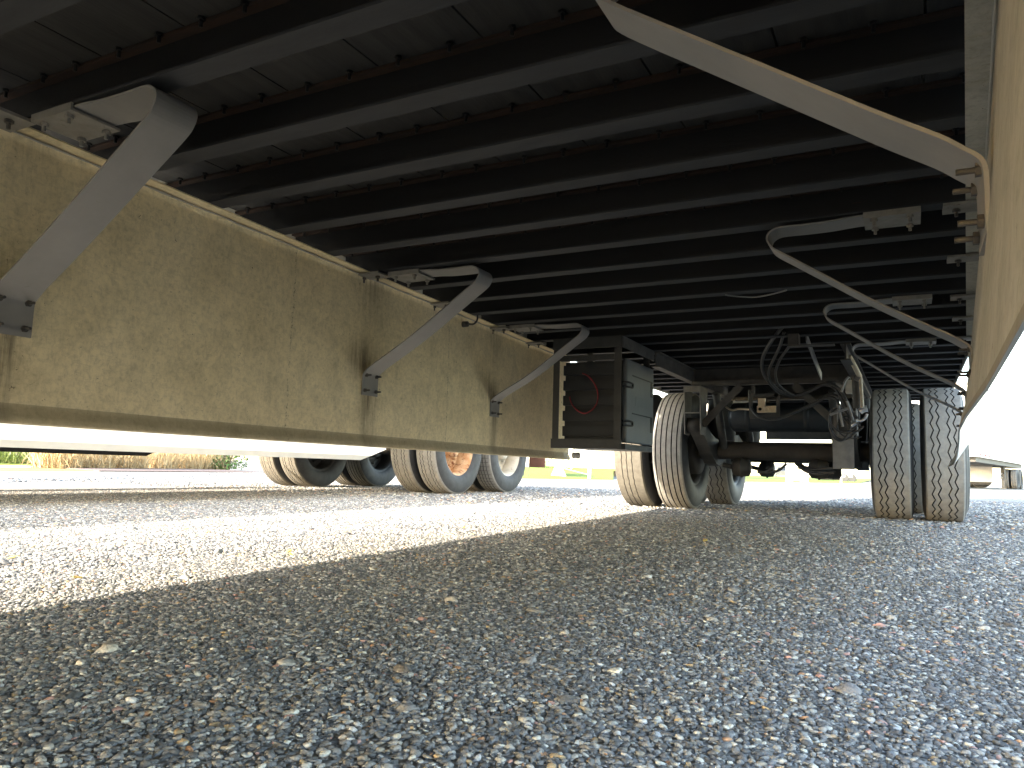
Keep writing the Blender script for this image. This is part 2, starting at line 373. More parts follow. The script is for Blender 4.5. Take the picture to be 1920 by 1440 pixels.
pebble_field('loose_gravel', [(-9,5.4),(3,5.4),(5,14),(-15,14)], 900, .008, .02, 41, 1, 'distant gravel stones around the wheels', 2.0)
pebble_field('gravel_windrow', [(-7.6,2.2),(-7.0,2.2),(-13.0,13.5),(-14.0,13.5)], 500, .012, .035, 47, 2, 'ridge of loose stones along a wheel track in the sun', 1.8)

# ------------------------------------------------------------------ main trailer
XL, XRt = -2.245, .352                                   # outer faces of the side rails
Y0, Y1 = -6.9, 9.35
ZB = 1.131                                               # underside of crossmembers
trailer = thing('box_trailer', 'long box trailer seen from below, black crossmembers, tan skirts and dual wheels', 'trailer', (-.946, 1.2, 0))
# floor boards
xs = [-2.225 + i*(2.557/9) for i in range(10)]
for i in range(9):
    mb = MB(); mb.box(xs[i]+.0025, xs[i+1]-.0025, Y0+.05, Y1-.05, 1.2305, 1.262)
    mb.build('floor_board', M['floor'], trailer)
# crossmembers
mbx = MB(); bx0, bx1 = XL+.012, XRt-.012
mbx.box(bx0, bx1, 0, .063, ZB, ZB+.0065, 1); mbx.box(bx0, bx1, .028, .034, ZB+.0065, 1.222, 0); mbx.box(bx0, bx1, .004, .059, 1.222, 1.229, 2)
cm_me = mbx.mesh('crossmember', [M['beam'], M['beam_bounce'], M['rust_edge']])
scr = MB(); scr.tube([(0,0,0),(0,0,-.022)], .0045, 6); scr.tube([(0,0,0),(0,0,-.006)], .009, 6)
screw_me = scr.mesh('floor_screw', [M['beam']])
k0 = -28
ycm = []
for k in range(k0, 25):
    y = 1.933 + .305*k
    if not Y0 < y < Y1-.1: continue
    ycm.append(y)
    yj = y + random.uniform(-.006, .006)
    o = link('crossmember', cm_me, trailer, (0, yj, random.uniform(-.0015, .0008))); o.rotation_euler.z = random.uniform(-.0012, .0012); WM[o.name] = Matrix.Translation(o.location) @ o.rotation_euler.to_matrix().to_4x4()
    if .3 < y < 2.6:
        for i in range(9):
            for dx in (.07, .20):
                s = link('floor_screw', screw_me, o, (xs[i]+dx+random.uniform(-.015,.015), y-.004+random.uniform(-.004,.002), 1.2295))
# side rails
for x0, x1, nm in ((XL, XL+.008, 'l'), (XRt-.008, XRt, 'r')):
    mb = MB(); mb.box(x0, x1, Y0, Y1, 1.118, 1.36)
    sgn = 1 if nm == 'l' else -1
    xi = x1 if nm == 'l' else x0
    mb.box(min(xi, xi+sgn*.05), max(xi, xi+sgn*.05), Y0, Y1, 1.2650, 1.271)
    mb.build('side_rail', M['rail'], trailer)
mb = MB()
mb.box(XL+.001, XL+.011, Y0+.002, Y1-.002, 1.3603, 4.08); mb.box(XRt-.011, XRt-.001, Y0+.002, Y1-.002, 1.3603, 4.08)
mb.box(XL, XRt, Y0, Y1, 4.0803, 4.11); mb.box(XL+.0113, XRt-.0113, Y0+.002, Y0+.02, 1.27, 4.08); mb.box(XL+.0113, XRt-.0113, Y1-.02, Y1-.002, 1.27, 4.08)
mb.build('cargo_body', M['white'], trailer)

# ---- skirts
def xSL(y): return -2.022 - .060*(y-1.1)
def xSRt(y): return .150 + .055*(y-1.4)
def interp(x, pts):
    if x <= pts[0][0]: return pts[0][1]
    for (a, b), (c, d) in zip(pts, pts[1:]):
        if x <= c: return b + (d-b)*(x-a)/(c-a)
    return pts[-1][1]
def sstep(x):
    x = max(0, min(1, x)); return x*x*(3-2*x)
def skirt(name, xf, ys, zs, inner, flange, sgn, label, mats):
    """panel shell; xf(y,z) inner surface, sgn = direction of the inner side"""
    P = [[Vector((xf(y, z), y, z)) for z in zs] for y in ys]
    n, k = len(ys), len(zs); th = .005 if sgn > 0 else .0028
    mb = MB(); V = []
    for i in range(n):
        for j in range(k):
            du = P[min(i+1,n-1)][j]-P[max(i-1,0)][j]; dv = P[i][min(j+1,k-1)]-P[i][max(j-1,0)]
            nn = du.cross(dv).normalized()
            if nn.x*sgn < 0: nn = -nn
            V.append(P[i][j]); V.append(P[i][j]-nn*th)
    idx = lambda i, j, s: (i*k+j)*2+s
    fi, fo, fe = [], [], []
    for i in range(n-1):
        for j in range(k-1):
            a = (idx(i,j,0), idx(i+1,j,0), idx(i+1,j+1,0), idx(i,j+1,0)); b_ = (idx(i,j,1), idx(i,j+1,1), idx(i+1,j+1,1), idx(i+1,j,1))
            fi.append(a); fo.append(b_)
        for j in (0, k-1): fe.append((idx(i,j,0), idx(i,j,1), idx(i+1,j,1), idx(i+1,j,0)))
    for j in range(k-1):
        for i in (0, n-1): fe.append((idx(i,j,0), idx(i,j,1), idx(i,j+1,1), idx(i,j+1,0)))
    o = len(mb.v); mb.v += [tuple(v) for v in V]
    for fs, mt in ((fi, 0), (fo, 1), (fe, 2)):
        for f in fs: mb.f.append(list(f)); mb.m.append(mt); mb.sm.append(mt < 2)
    s = mb.build(name, mats, trailer); s['label'] = label
    # top flange bent inwards below the crossmembers
    fl = MB(); A = []
    yy = [ys[0] + (ys[-1]-ys[0])*i/24 for i in range(25)]
    for y in yy:
        x = xf(y, zs[-1]); A += [(x-sgn*.004, y, 1.1245), (x+sgn*flange, y, 1.1245), (x+sgn*flange, y, 1.1285), (x-sgn*.004, y, 1.1285)]
    fs = []
    for i in range(24):
        for j in range(4): fs.append((i*4+j, i*4+(j+1)%4, i*4+4+(j+1)%4, i*4+4+j))
    fl.add(A, fs, 0); f_o = fl.build('top_flange', [mats[0]], s)
    # bead of sealant along the seam
    bd = MB(); bp = []
    for i in range(160):
        y = ys[0] + (ys[-1]-ys[0])*i/159; x = xf(y, zs[-1])
        bp.append((x+sgn*.004, y, 1.119+.004*mnoise.noise(Vector((0, y*9, 0)))))
    bd.tube(bp, [.0035+.0025*mnoise.noise(Vector((3, p[1]*15, 0))) for p in bp], 5); bd.build('sealant_bead', [M['rail']], s)
    return s
ysl = [-2.3 + i*.085 for i in range(99)]; ysl = [y for y in ysl if y < 5.18] + [5.22]
zsl = [.372, .378, .395, .41, .419, .423, .43] + [.47+.065*i for i in range(10)] + [1.09, 1.1242]
def xl_(y, z):
    x = xSL(y) + .006*math.sin(y*2.1+1)*sstep((1.1-z)/.5) + .004*mnoise.noise(Vector((y*1.3, z*2, 5)))
    if z < .423: x += .016*sstep((.423-z)/.05) - .004*(z < .374)
    return x
sk_l = skirt('side_skirt', xl_, ysl, zsl, None, .05, 1, 'tan side skirt panel with folded lower lip on the battery box side', [M['skirt_in'], M['white_dirty'], M['rail']])
ysr = [-2.3 + i*.085 for i in range(99)]; ysr = [y for y in ysr if y < 5.14] + [5.14]
zsr = [.378, .384, .392, .402, .415, .43, .45, .475, .50, .53, .56, .60, .64, .69, .74, .80, .87, .94, 1.02, 1.09, 1.1242]
b_pts = [(-3.2,-.10),(0,.035),(.4,.05),(.75,.058),(1.1,.060),(1.4,.066),(1.7,.079),(2.3,.104),(3,.132),(4.2,.176),(5.14,.186)]
def xr_(y, z):
    top = xSRt(y); mid = .098 + .0445*(y-1.07)
    if z >= .69: return mid + (top-mid)*sstep((z-.69)/.44*.8+.1)**1.0 if z < 1.124 else top
    b0 = interp(y, b_pts); bulge = .040*math.sin(math.pi*max(0, min(1, (y-1.0)/4.4)))*math.exp(-((z-.52)/.09)**2)
    if y > 4.4: bulge -= .02*(y-4.4)/.74*math.exp(-((z-.52)/.1)**2)
    k = (.69-z)/.312
    e_ = 1.05 + 1.7*sstep((y-.9)/1.6)
    return mid + (b0-mid)*(k**e_) + bulge
sk_r = skirt('side_skirt', xr_, ysr, zsr, None, .05, -1, 'tan side skirt panel with its rear lower corner curled inwards', [M['skirt_in_r'], M['white'], M['rail']])

# roller left on the skirt's lower rear corner
c0 = aY(1079, 854, 4.92)
mb = MB(); mb.lathe([(0,.0),(0,.022),(.045,.024),(.05,.02),(.05,.0)], (c0.x-.02, 4.92, c0.z), 16, 'x'); mb.build('skirt_end_fitting', M['steel_grey'], trailer)

# ---- skirt braces
def brace(yc, x_foot, side, zf=.60, wdt=.108, twist=0.0, bow=.6, ul=1.0):
    """sprung strap: clamp under a crossmember, loop, long diagonal, bolted foot on the skirt. side +1 = inboard is +X"""
    prof = [(.13,1.123),(.30,1.1225),(.38,1.117),(.46,1.1155),(.525,1.1165),(.553,1.113),(.572,1.100),(.578,1.082),(.570,1.062),(.553,1.044),
            (.50,1.008),(.40,.944-.006*bow),(.30,.880-.012*bow),(.20,.816-.010*bow),(.12,.765-.003*bow),(.06,.729),(.032,.710),(.013,.694),(.007,.680),(.006,.66),(.006,.63),(.006,zf-.003)]
    prof = [(u*(ul if u > .04 else 1), z) for u, z in prof]
    pts = smooth_path([(u, 0, z) for u, z in prof], 3)
    mb = MB(); V = []; th = .0055
    for i, p in enumerate(pts):
        a = pts[max(i-1,0)]; b = pts[min(i+1,len(pts)-1)]; tz = (b-a).normalized(); nn = Vector((-tz.z, 0, tz.x))
        for q in (p-nn*th/2, p+nn*th/2):
            for dy in (-wdt/2, wdt/2): V.append((x_foot+side*q.x, yc+dy + twist*q.x, q.z))
    fs = []
    n = len(pts)
    for i in range(n-1):
        a, b = i*4, i*4+4
        fs += [(a,a+1,b+1,b), (a+2,b+2,b+3,a+3), (a,b,b+2,a+2), (a+1,a+3,b+3,b+1)]
    fs += [(0,2,3,1), (n*4-4, n*4-3, n*4-1, n*4-2)]
    mb.add(V, fs, 0, False)
    o = mb.build('skirt_brace', M['strap'], trailer)
    cl = MB(); xa, xb = sorted((x_foot+side*.125, x_foot+side*.285)); cl.box(xa, xb, yc-.064, yc+.064, 1.1095, 1.1155)
    cl.box(xa, xb, yc-.064, yc-.058, 1.1155, 1.1285)
    c1 = cl.build('clamp_plate', M['clamp'], o)
    for u in (.155, .255):
        for dy in (-.048, .048):
            bt = MB(); bt.tube([(0,0,0),(0,0,-.022)], .005, 6); bt.lathe([(-.001,.0),(-.001,.0105),(-.009,.0105),(-.009,.0)], (0,0,0), 6, 'z', smooth=False)
            bt.build('bolt', M['clamp'], o, (x_foot+side*u, yc+dy, 1.1092))
    for dz in (.025, .092):
        for dy in (-.036, .036):
            bt = MB(); bt.tube([(0,0,0),(side*.028,0,0)], .004, 6); bt.lathe([(0,.0),(0,.009),(side*.007,.009),(side*.007,.0)], (0,0,0), 6, 'x', smooth=False)
            bt.build('bolt', M['bolt'], o, (x_foot+side*.0092, yc+dy+random.uniform(-.003,.003), zf+dz-.008))
    return o
def skirt_clamp(yc, x, side):
    mb = MB(); xa, xb = sorted((x-side*.03, x+side*.11)); mb.box(xa, xb, yc-.045, yc+.045, 1.113, 1.1205)
    mb.box(xa, xb, yc+.039, yc+.045, 1.1205, 1.14)
    o = mb.build('skirt_clamp', M['clamp'], trailer)
    for u in (.0, .075):
        bt = MB(); bt.tube([(0,0,0),(0,0,-.024)], .005, 6); bt.lathe([(-.001,.0),(-.001,.011),(-.009,.011),(-.009,.0)], (0,0,0), 6, 'z', smooth=False)
        bt.build('bolt', M['bolt'], o, (x+side*u, yc, 1.1127))
for i, y in enumerate(FEET_L): brace(y, xl_(y, .64), 1, bow=(.2, .7, 1.2)[i])
for i, y in enumerate(FEET_R): brace(y, xr_(y, .65), -1, bow=(0, .6, .8, 1.2)[i], ul=(.93, 1, 1, 1)[i])
for y in (.98, 2.56, 3.17, 3.86, 4.4): skirt_clamp(y, xSL(y), 1)
for y in (2.56, 3.17, 3.86, 4.38, 4.99): skirt_clamp(y, xSRt(y), -1)
# marker lamp plug with its wire on the inside of the left skirt
p = aX(870, 608, -2.152)
mb = MB(); mb.lathe([(0,.0),(0,.017),(.03,.016),(.034,.01),(.036,.0)], (p.x-.006, p.y, p.z), 12, 'x')
mb.tube(smooth_path([(p.x+.028, p.y, p.z), (p.x+.05, p.y+.02, p.z+.002), (p.x+.06, p.y+.04, p.z+.03), (p.x+.05, p.y+.05, p.z+.075), (p.x+.05, p.y+.05, p.z+.11)], 5), .0055, 6)
mb.build('lamp_plug', M['rubber_hose'], trailer)

# ---- battery/equipment box
BX0, BX1, BY0, BY1 = -2.015, -1.552, 4.36, 4.975
eb = MB()
eb.box(BX0+.055, BX1-.05, 4.43, 4.93, .492, .985)
for i in range(5):
    z0 = .50 + i*.097
    eb.box(BX0+.050, BX1-.052, 4.408, 4.43, z0+.012, z0+.075)
    eb.box(BX0+.046, BX0+.0549, 4.44, 4.9, z0+.012, z0+.075)
box = eb.build('equipment_box', M['box_dark'], trailer); box['label'] = 'black equipment box in a steel frame with grey cover and red cable'
for (x0, x1) in ((BX0, BX0+.042), (BX1-.052, BX1-.006)):
    for (y0, y1) in ((BY0, BY0+.05), (BY1-.05, BY1)):
        q = MB(); q.box(x0, x1, y0, y0+.006, .44, 1.128); q.box(x0, x0+.006, y0+.0062, y1, .44, 1.128)
        q.build('frame_post', M['frame'], box)
for nm, a in (('frame_rail', (BX0-.004, BX1, BY0-.007, BY0-.001, 1.06, 1.1295)), ('frame_rail', (BX0+.044, BX1-.054, BY0+.001, BY0+.03, .985, 1.02)),
              ('frame_rail', (BX0-.004, BX1, BY0-.008, BY0-.001, .432, .492)), ('dusty_rail', (BX1-.0055, BX1+.002, BY0+.008, BY1+.03, 1.06, 1.1295)),
              ('frame_rail', (BX1-.05, BX1+.004, BY0+.06, BY1, .432, .468)), ('frame_rail', (BX0+.05, BX1-.06, BY0+.05, BY1, .436, .46))):
    q = MB(); q.box(*a); q.build('frame_rail', M['hanger'] if nm == 'dusty_rail' else M['frame'], box)
q = MB()   # cover: bulged panel with recesses
ya, yb, za, zb = 4.435, BY1+.012, .475, 1.0
cols = [ya, ya+.04, ya+.12, ya+.40, ya+.47, yb]; q.box(BX1-.03, BX1+.006, ya, yb, za, zb)
cv = q.build('cover_panel', M['cover'], box)
bv = cv.modifiers.new('bevel', 'BEVEL'); bv.width = .014; bv.segments = 3
for z0 in (.80, .56):
    q = MB(); q.box(BX1+.0062, BX1+.0085, ya+.10, yb-.075, z0+.098, z0+.105); q.box(BX1+.0062, BX1+.0085, yb-.075, yb-.035, z0, z0+.105)
    q.build('cover_recess', M['box_dark'], box)
    q = MB(); pts = smooth_path([(BX1-.012, BY0+.05, z0+.048), (BX1+.012, BY0+.09, z0+.05), (BX1+.016, BY0+.15, z0+.046), (BX1+.015, BY0+.158, z0+.034), (BX1+.016, BY0+.15, z0+.022), (BX1+.012, BY0+.09, z0+.02), (BX1-.012, BY0+.05, z0+.022)], 5)
    q.tube(pts, .0065, 8); q.build('rubber_latch', M['box_dark'], box)
q = MB(); q.box(BX1+.0062, BX1+.0075, ya+.17, yb-.13, .715, .775); q.build('embossed_plate', M['cover'], box)
cab = [aY(px, py, 4.385) for px, py in ((1092,700),(1104,706),(1116,722),(1121,740),(1118,758),(1108,770),(1096,775),(1083,770),(1072,757),(1068,744))]
q = MB(); q.tube(smooth_path(cab, 5), .0045, 8); q.build('red_cable', M['red_cable'], box)
q = MB()
for i in range(3):
    q.tube(smooth_path([(BX0+.09+i*.05, 4.42, .995), (BX0+.12+i*.04, 4.40, 1.012+.006*i), (BX0+.22+i*.03, 4.39, 1.008-.004*i), (BX0+.3, 4.41, .99)], 5), .003, 6)
q.build('battery_lead', M['rubber_hose'], box)

# ---- tyres and wheels
def tyre_mesh(name, kind, tread):
    RR, hw = .5, .142
    if kind == 'zigzag': gx = [-.074, -.036, .028, .066]; gw = .0085; amp = .0095; depth = .015; per = 30
    elif kind == 'smallzig': gx = [-.066, -.032, .032, .066]; gw = .0065; amp = .0055; depth = .014; per = 60
    elif kind == 'rib': gx = [-.092, -.048, -.004, .040, .084]; gw = .0095; amp = 0; depth = .014; per = 16
    elif kind == 'lug': gx = [-.06, -.02, .02, .06]; gw = .007; amp = .002; depth = .013; per = 40
    else: gx = [-.052, -.008, .038]; gw = .0065; amp = .0032; depth = .012; per = 44
    tw = .112
    def rad(x): return RR - .006*(abs(x)/tw)**2.4
    cols = []                                            # (x, r, moves with zigzag, material of the strip to the next column)
    left = [(-.105,.292,2),(-.125,.305,2),(-.138,.345,2),(-.142,.39,2),(-.138,.430,2),(-.130,.462,2),(-.1215,.480,1),(-tw,.492,1)]
    for x, r_, mt in left: cols.append((x, r_, 0, mt))
    cols[-1] = (-tw, rad(tw), 0, 1)
    for gx_ in gx:
        cols.append((gx_-gw/2, rad(gx_), 1, 0)); cols.append((gx_-gw/2*.8, rad(gx_)-depth, 1, 0)); cols.append((gx_+gw/2*.8, rad(gx_)-depth, 1, 0)); cols.append((gx_+gw/2, rad(gx_), 1, 1))
    cols.append((tw, rad(tw), 0, 1))
    for x, r_, mt in reversed(left[:-1]): cols.append((-x, r_, 0, 2))
    sub = {30: 4, 60: 4}.get(per, 6); n = per*sub if per != 40 else 120
    k = len(cols); mb = MB(); V = []
    for j in range(n):
        a = 2*math.pi*j/n
        ph = (j % sub)/sub; tri = 4*abs(ph-.5)-1
        if kind == 'wave': tri *= .6+.4*math.sin(j*.37)
        for x, r_, mv, mt in cols:
            dx = amp*tri*mv; V.append((x+dx, r_*math.sin(a), max(-.496, r_*math.cos(a))))
    mb.v = V
    for j in range(n):
        for i in range(k-1):
            mb.f.append([j*k+i, j*k+i+1, ((j+1)%n)*k+i+1, ((j+1)%n)*k+i]); mb.m.append(cols[i][3]); mb.sm.append(cols[i][3] == 2)
    if kind == 'lug':                                     # sipes across the ribs
        for j in range(0, n, 2):
            a = 2*math.pi*(j+.5)/n
            for x0, x1 in ((-.098,-.066),(-.056,-.024),(-.016,.016),(.024,.056),(.066,.098)):
                r1 = RR+.0006; d = .004
                def pt(x, da): return (x, r1*math.sin(a+da), max(-.496, r1*math.cos(a+da)))
                mb.add([pt(x0,-d), pt(x1,-d+.003), pt(x1,d+.003), pt(x0,d)], [(0,1,2,3)], 0)
    return mb.mesh(name, [M['groove'], tread, M['sidewall']])
TY = {'zig': tyre_mesh('tyre_zigzag', 'zigzag', M['tread']), 'zigs': tyre_mesh('tyre_small_zigzag', 'smallzig', M['tread']), 'zigp': tyre_mesh('tyre_zigzag_pale', 'smallzig', M['tread_pale']),
      'rib': tyre_mesh('tyre_rib', 'rib', M['tread']), 'wave': tyre_mesh('tyre_wave', 'wave', M['tread_pale']),
      'ribp': tyre_mesh('tyre_rib_pale', 'rib', M['tread_pale']), 'lug': tyre_mesh('tyre_block', 'lug', M['tread'])}
def wheel_mesh(name, mat, s):
    """disc wheel; s=+1 the open (deep) side faces +X"""
    mb = MB()
    mb.lathe([(-.112*s,.300),(-.112*s,.285),(-.075*s,.270),(-.05*s,.262),(.05*s,.262),(.075*s,.270),(.112*s,.285),(.112*s,.300)], n=40)
    mb.lathe([(-.06*s,.262),(-.075*s,.22),(-.078*s,.165),(-.05*s,.145),(-.05*s,.11)], n=40)
    mb.lathe([(-.05*s,.11),(.03*s,.105),(.06*s,.09),(.066*s,.05),(.066*s,0)], n=24)
    for i in range(10):
        a = 2*math.pi*i/10; c = Vector((-.078*s, .1425*math.cos(a)*1.35, .1425*math.sin(a)*1.35))
        mb.tube([c, c+Vector((.045*s,0,0))], .012, 6)
    return mb.mesh(name, [mat])
WHM = {}
def wheel(parent, loc, ty, rim, s):
    key = (rim, s)
    if key not in WHM: WHM[key] = wheel_mesh('wheel_'+rim, M[rim], s)
    o = link('wheel', WHM[key], parent, loc); WM[o.name] = Matrix.Translation(loc)
    t_ = bpy.data.objects.new('tyre', TY[ty]); col.objects.link(t_); t_.parent = o
    t_.rotation_euler = (0, 0, 0)
    return o
XRo = .349; AX1, AX2 = 6.54, 7.80
DX = (XRo-.142, XRo-.142-.335, XRo-2.59+.142+.335, XRo-2.59+.142)
for ya, tys in ((AX1, ('zig','zig','rib','wave')), (AX2, ('zig','zig','zig','zig'))):
    for x, ty, s in zip(DX, tys, (1, -1, 1, -1)): wheel(trailer, (x+(.085 if ya > 7 else 0), ya, .496), ty, 'rim_dark', s)
    q = MB(); q.tube([(-1.80, ya, .50), (-.10, ya, .50)], .074, 24); ax = q.build('axle', M['axle'], trailer)
    for x in (-1.71, -.18):
        d = MB(); d.lathe([(-.1,.0),(-.1,.20),(-.08,.208),(.08,.208),(.1,.2),(.1,.0)], (x, ya, .5), 32, 'x'); d.build('brake_drum', M['axle'], ax)
    for x in (-1.22, -.62):
        d = MB(); c = (x-.04, ya-.03, .36); d.lathe([(-.07,.0),(-.07,.05),(-.05,.072),(-.005,.076),(0,.085),(.008,.085),(.013,.076),(.06,.072),(.075,.05),(.075,0)], c, 24, 'x')
        d.tube([(x-.11, ya-.03, .36), (x-.19, ya-.03, .38)], .02, 8); d.build('brake_chamber', M['susp'], ax)
# bogie rails, hangers, arms
for x in (-1.548, -.344):
    q = MB(); q.box(x-.005, x+.005, 5.03, 9.1, 1.03, 1.1295); q.box(x-.03, x+.03, 5.03, 9.1, 1.0225, 1.0298); q.box(x-.03, x+.03, 5.03, 9.1, 1.1205, 1.1290)
    rr = q.build('bogie_rail', M['hanger'] if x < -1 else M['susp'], trailer)
for ya in (AX1, AX2):
    yh = ya-.62
    q = MB(); q.box(-1.515, -.375, yh-.03, yh+.03, .985, 1.022)
    q.box(-1.515, -.375, yh+.0305, yh+.036, .985, 1.12); q.build('bogie_crossbeam', M['susp'], trailer)
    for x, sg in ((-1.50, 1), (-.40, -1)):
        q = MB()
        for dx in (-.062, .062):                          # two cheek plates tapering down
            A = [(x+dx-.004, yh-.10, .977), (x+dx+.004, yh-.10, .977), (x+dx+.004, yh+.14, .977), (x+dx-.004, yh+.14, .977),
                 (x+dx-.004, yh-.075, .60), (x+dx+.004, yh-.075, .60), (x+dx+.004, yh+.075, .60), (x+dx-.004, yh+.075, .60)]
            q.add(A, [(0,1,2,3),(7,6,5,4),(0,4,5,1),(1,5,6,2),(2,6,7,3),(3,7,4,0)])
        q.box(x-.057, x+.057, yh-.099, yh-.091, .93, .976); q.box(x-.057, x+.057, yh-.085, yh-.02, .765, .772)
        h_ = q.build('hanger', M['hanger'], trailer)
        b_ = MB(); b_.lathe([(-.056,.0),(-.056,.055),(.056,.055),(.056,.0)], (x, yh-.01, .675), 24, 'x'); b_.tube([(x-.085, yh-.01, .675), (x+.085, yh-.01, .675)], .014, 8)
        b_.build('pivot_bushing', M['axle'], h_)
        # trailing arm down to the axle
        a_ = MB(); A = []
        sec = [(yh+.03, .68, .05), (yh+.18, .62, .062), (yh+.36, .54, .085), (yh+.52, .49, .105), (yh+.66, .48, .11), (yh+.80, .50, .085), (yh+.95, .53, .05)]
        for (y, z, hh) in sec: A += [(x-.05, y, z-hh), (x+.05, y, z-hh), (x+.05, y, z+hh), (x-.05, y, z+hh)]
        fs = [(i*4+j, i*4+(j+1)%4, i*4+4+(j+1)%4, i*4+4+j) for i in range(len(sec)-1) for j in range(4)] + [(0,3,2,1), tuple(range(len(A)-4, len(A)))]
        a_.add(A, fs); a_.build('trailing_arm', M['susp'], trailer)
        br = MB(); br.beam((x+sg*.07, yh-.03, .68), (x+sg*.36, yh-.03, .978), .055, .008, (0,1,0)); br.build('hanger_brace', M['susp'], trailer)
        s_ = MB(); s_.lathe([(.60,.0),(.60,.11),(.68,.125),(.78,.125),(.86,.115),(.95,.11),(.9515,.0)], (x, ya+.30, 0), 24, 'z'); s_.build('air_spring', M['susp'], trailer)
        s2 = MB(); s2.tube([(x+sg*.115, yh+.22, .95), (x+sg*.115, yh+.50, .52)], .032, 12); s2.build('shock_absorber', M['susp'], trailer)
# plates carrying the right-hand hanger, with a lower bracket
q = MB(); q.box(-.50, -.36, 5.90, 5.915, .36, .60); q.box(-.49, -.37, 5.88, 5.8995, .60, .80); q.build('hanger_plate', M['hanger'], trailer)
# air tank
q = MB(); q.lathe([(-.38,.0),(-.38,.06),(-.365,.10),(-.34,.118),(.40,.118),(.425,.10),(.44,.06),(.44,.0)], (-.93, 6.30, .765), 32, 'x')
for dx in (-.22, .22): q.lathe([(dx-.02,.1195),(dx-.02,.122),(dx+.02,.122),(dx+.02,.1195)], (-.93, 6.30, .765), 32, 'x')
q.tube([(-1.15, 6.30, .88), (-1.15, 6.30, .985)], .012, 6); q.tube([(-.71, 6.30, .88), (-.71, 6.30, .985)], .012, 6)
q.build('air_tank', M['box_dark'], trailer)
za, zb = aY(1470, 824, 8.6).z, aY(1470, 796, 8.6).z
q = MB(); q.box(-1.40, -.49, 8.6, 8.63, za, zb); q.box(-1.40, -1.36, 8.56, 8.599, zb-.02, 1.0); q.box(-.53, -.49, 8.56, 8.599, zb-.02, 1.0); q.build('bogie_end_plate', M['susp'], trailer)

def P5(pts, Y): return [aY(px, py, Y) for px, py in pts]
def hose(pts, r=.011, mat='rubber_hose', name='air_hose', n=7):
    q = MB(); q.tube(smooth_path(pts, 6), r, n); return q.build(name, M[mat], trailer)
def vY(pts): return [aY(px, py, Y) for px, py, Y in pts]
# valve bracket with cast valve
q = MB(); a = aY(1404,722,5.86); b = aY(1470,722,5.86); za, zb = aY(1410,784,5.86).z, 1.0
fr = [(aY(1408,742,5.86), aY(1408,782,5.86)), (aY(1459,742,5.86), aY(1459,778,5.86)), (aY(1406,742,5.86), aY(1461,740,5.86)), (aY(1406,782,5.86), aY(1461,778,5.86)),
      (aY(1412,722,5.86), aY(1412,745,5.86)), (aY(1455,722,5.86), aY(1455,745,5.86))]
for p0, p1 in fr: q.beam(p0, p1, .026, .012, (0,1,0))
vb = q.build('valve_bracket', M['susp'], trailer)
q = MB()
def pbox(x0, y0, x1, y1, Ya, Yb):
    A = aY(x0, y0, Ya); B = aY(x1, y1, Ya); q.box(min(A.x,B.x), max(A.x,B.x), Ya, Yb, min(A.z,B.z), max(A.z,B.z))
pbox(1419, 761, 1454, 773, 5.87, 5.93); pbox(1421, 747, 1434, 761, 5.875, 5.92)
c_ = aY(1437, 766, 5.865); q.lathe([(-.02,.0),(-.02,.018),(-.016,.021),(.01,.021)], (c_.x, c_.y+.01, c_.z), 16, 'y')
q.build('levelling_valve', M['brass'], vb)
c_ = aY(1425, 767, 5.866); q = MB(); q.lathe([(-.004,.0),(-.004,.012),(.004,.012)], c_, 12, 'y'); q.build('valve_port', M['groove'], vb)
hose(vY([(1359,761,6.0),(1372,769,5.98),(1385,767,5.95),(1410,768,5.9)]), .008, 'tan_rod')
# hanging bracket and flat bar
q = MB(); A = aZ(1462, 628, 1.06); q.box(A.x-.01, A.x+.24, 4.62, 4.70, 1.058, 1.064); q.box(A.x-.01, A.x+.05, 4.62, 4.70, 1.0645, 1.13); q.build('hose_bracket', M['susp'], trailer)
q = MB(); q.beam(aY(1512,632,4.72), aY(1540,706,5.35), .05, .008, (1,0,0)); q.build('hose_support_bar', M['strap'], trailer)
# hose loops
hose(vY([(1492,596,4.55),(1476,603,4.58),(1464,617,4.62),(1446,640,4.8),(1431,668,5.05),(1429,690,5.3),(1438,712,5.55),(1462,736,5.7),(1492,741,5.72),(1522,730,5.7),(1548,719,5.68),(1572,728,5.66),(1590,758,5.65),(1604,790,5.65)]), .0115)
hose(vY([(1470,622,4.66),(1462,650,4.85),(1450,675,5.1),(1441,700,5.4),(1450,722,5.55),(1476,739,5.7),(1510,736,5.72),(1545,722,5.7),(1568,732,5.66),(1582,765,5.65),(1600,796,5.65)]), .009)
hose(vY([(1490,628,4.66),(1478,652,4.9),(1462,675,5.15),(1454,700,5.4),(1462,724,5.6),(1492,741,5.72),(1530,728,5.72),(1556,714,5.68),(1584,722,5.66),(1600,745,5.64),(1614,772,5.62)]), .009)
hose(vY([(1408,764,5.85),(1420,780,5.8),(1444,787,5.78),(1470,782,5.76),(1500,768,5.74),(1530,754,5.72),(1554,740,5.7),(1578,748,5.66),(1596,772,5.64),(1610,786,5.63)]), .0105)
hose(vY([(1462,785,5.78),(1490,774,5.76),(1520,762,5.74),(1550,745,5.7),(1570,752,5.68),(1584,785,5.66),(1598,800,5.65)]), .009)
for k, (cx, cy, rx, ry, a0, a1) in enumerate([(1583,780,28,30,150,420),(1590,786,34,26,120,330),(1575,790,20,36,170,400),(1600,800,30,22,100,300),(1582,800,24,24,200,470)]):
    hose([aY(cx+rx*math.cos(R(a0+(a1-a0)*i/9)), cy-ry*math.sin(R(a0+(a1-a0)*i/9)), 5.60+.015*k) for i in range(10)], .005+.002*(k % 3))
for pts in ([(1556,778,5.58),(1590,766,5.58)], [(1572,760,5.6),(1580,800,5.6)], [(1588,752,5.6),(1600,790,5.6)]):
    hose(vY(pts), .009, 'strap', 'hose_tie')
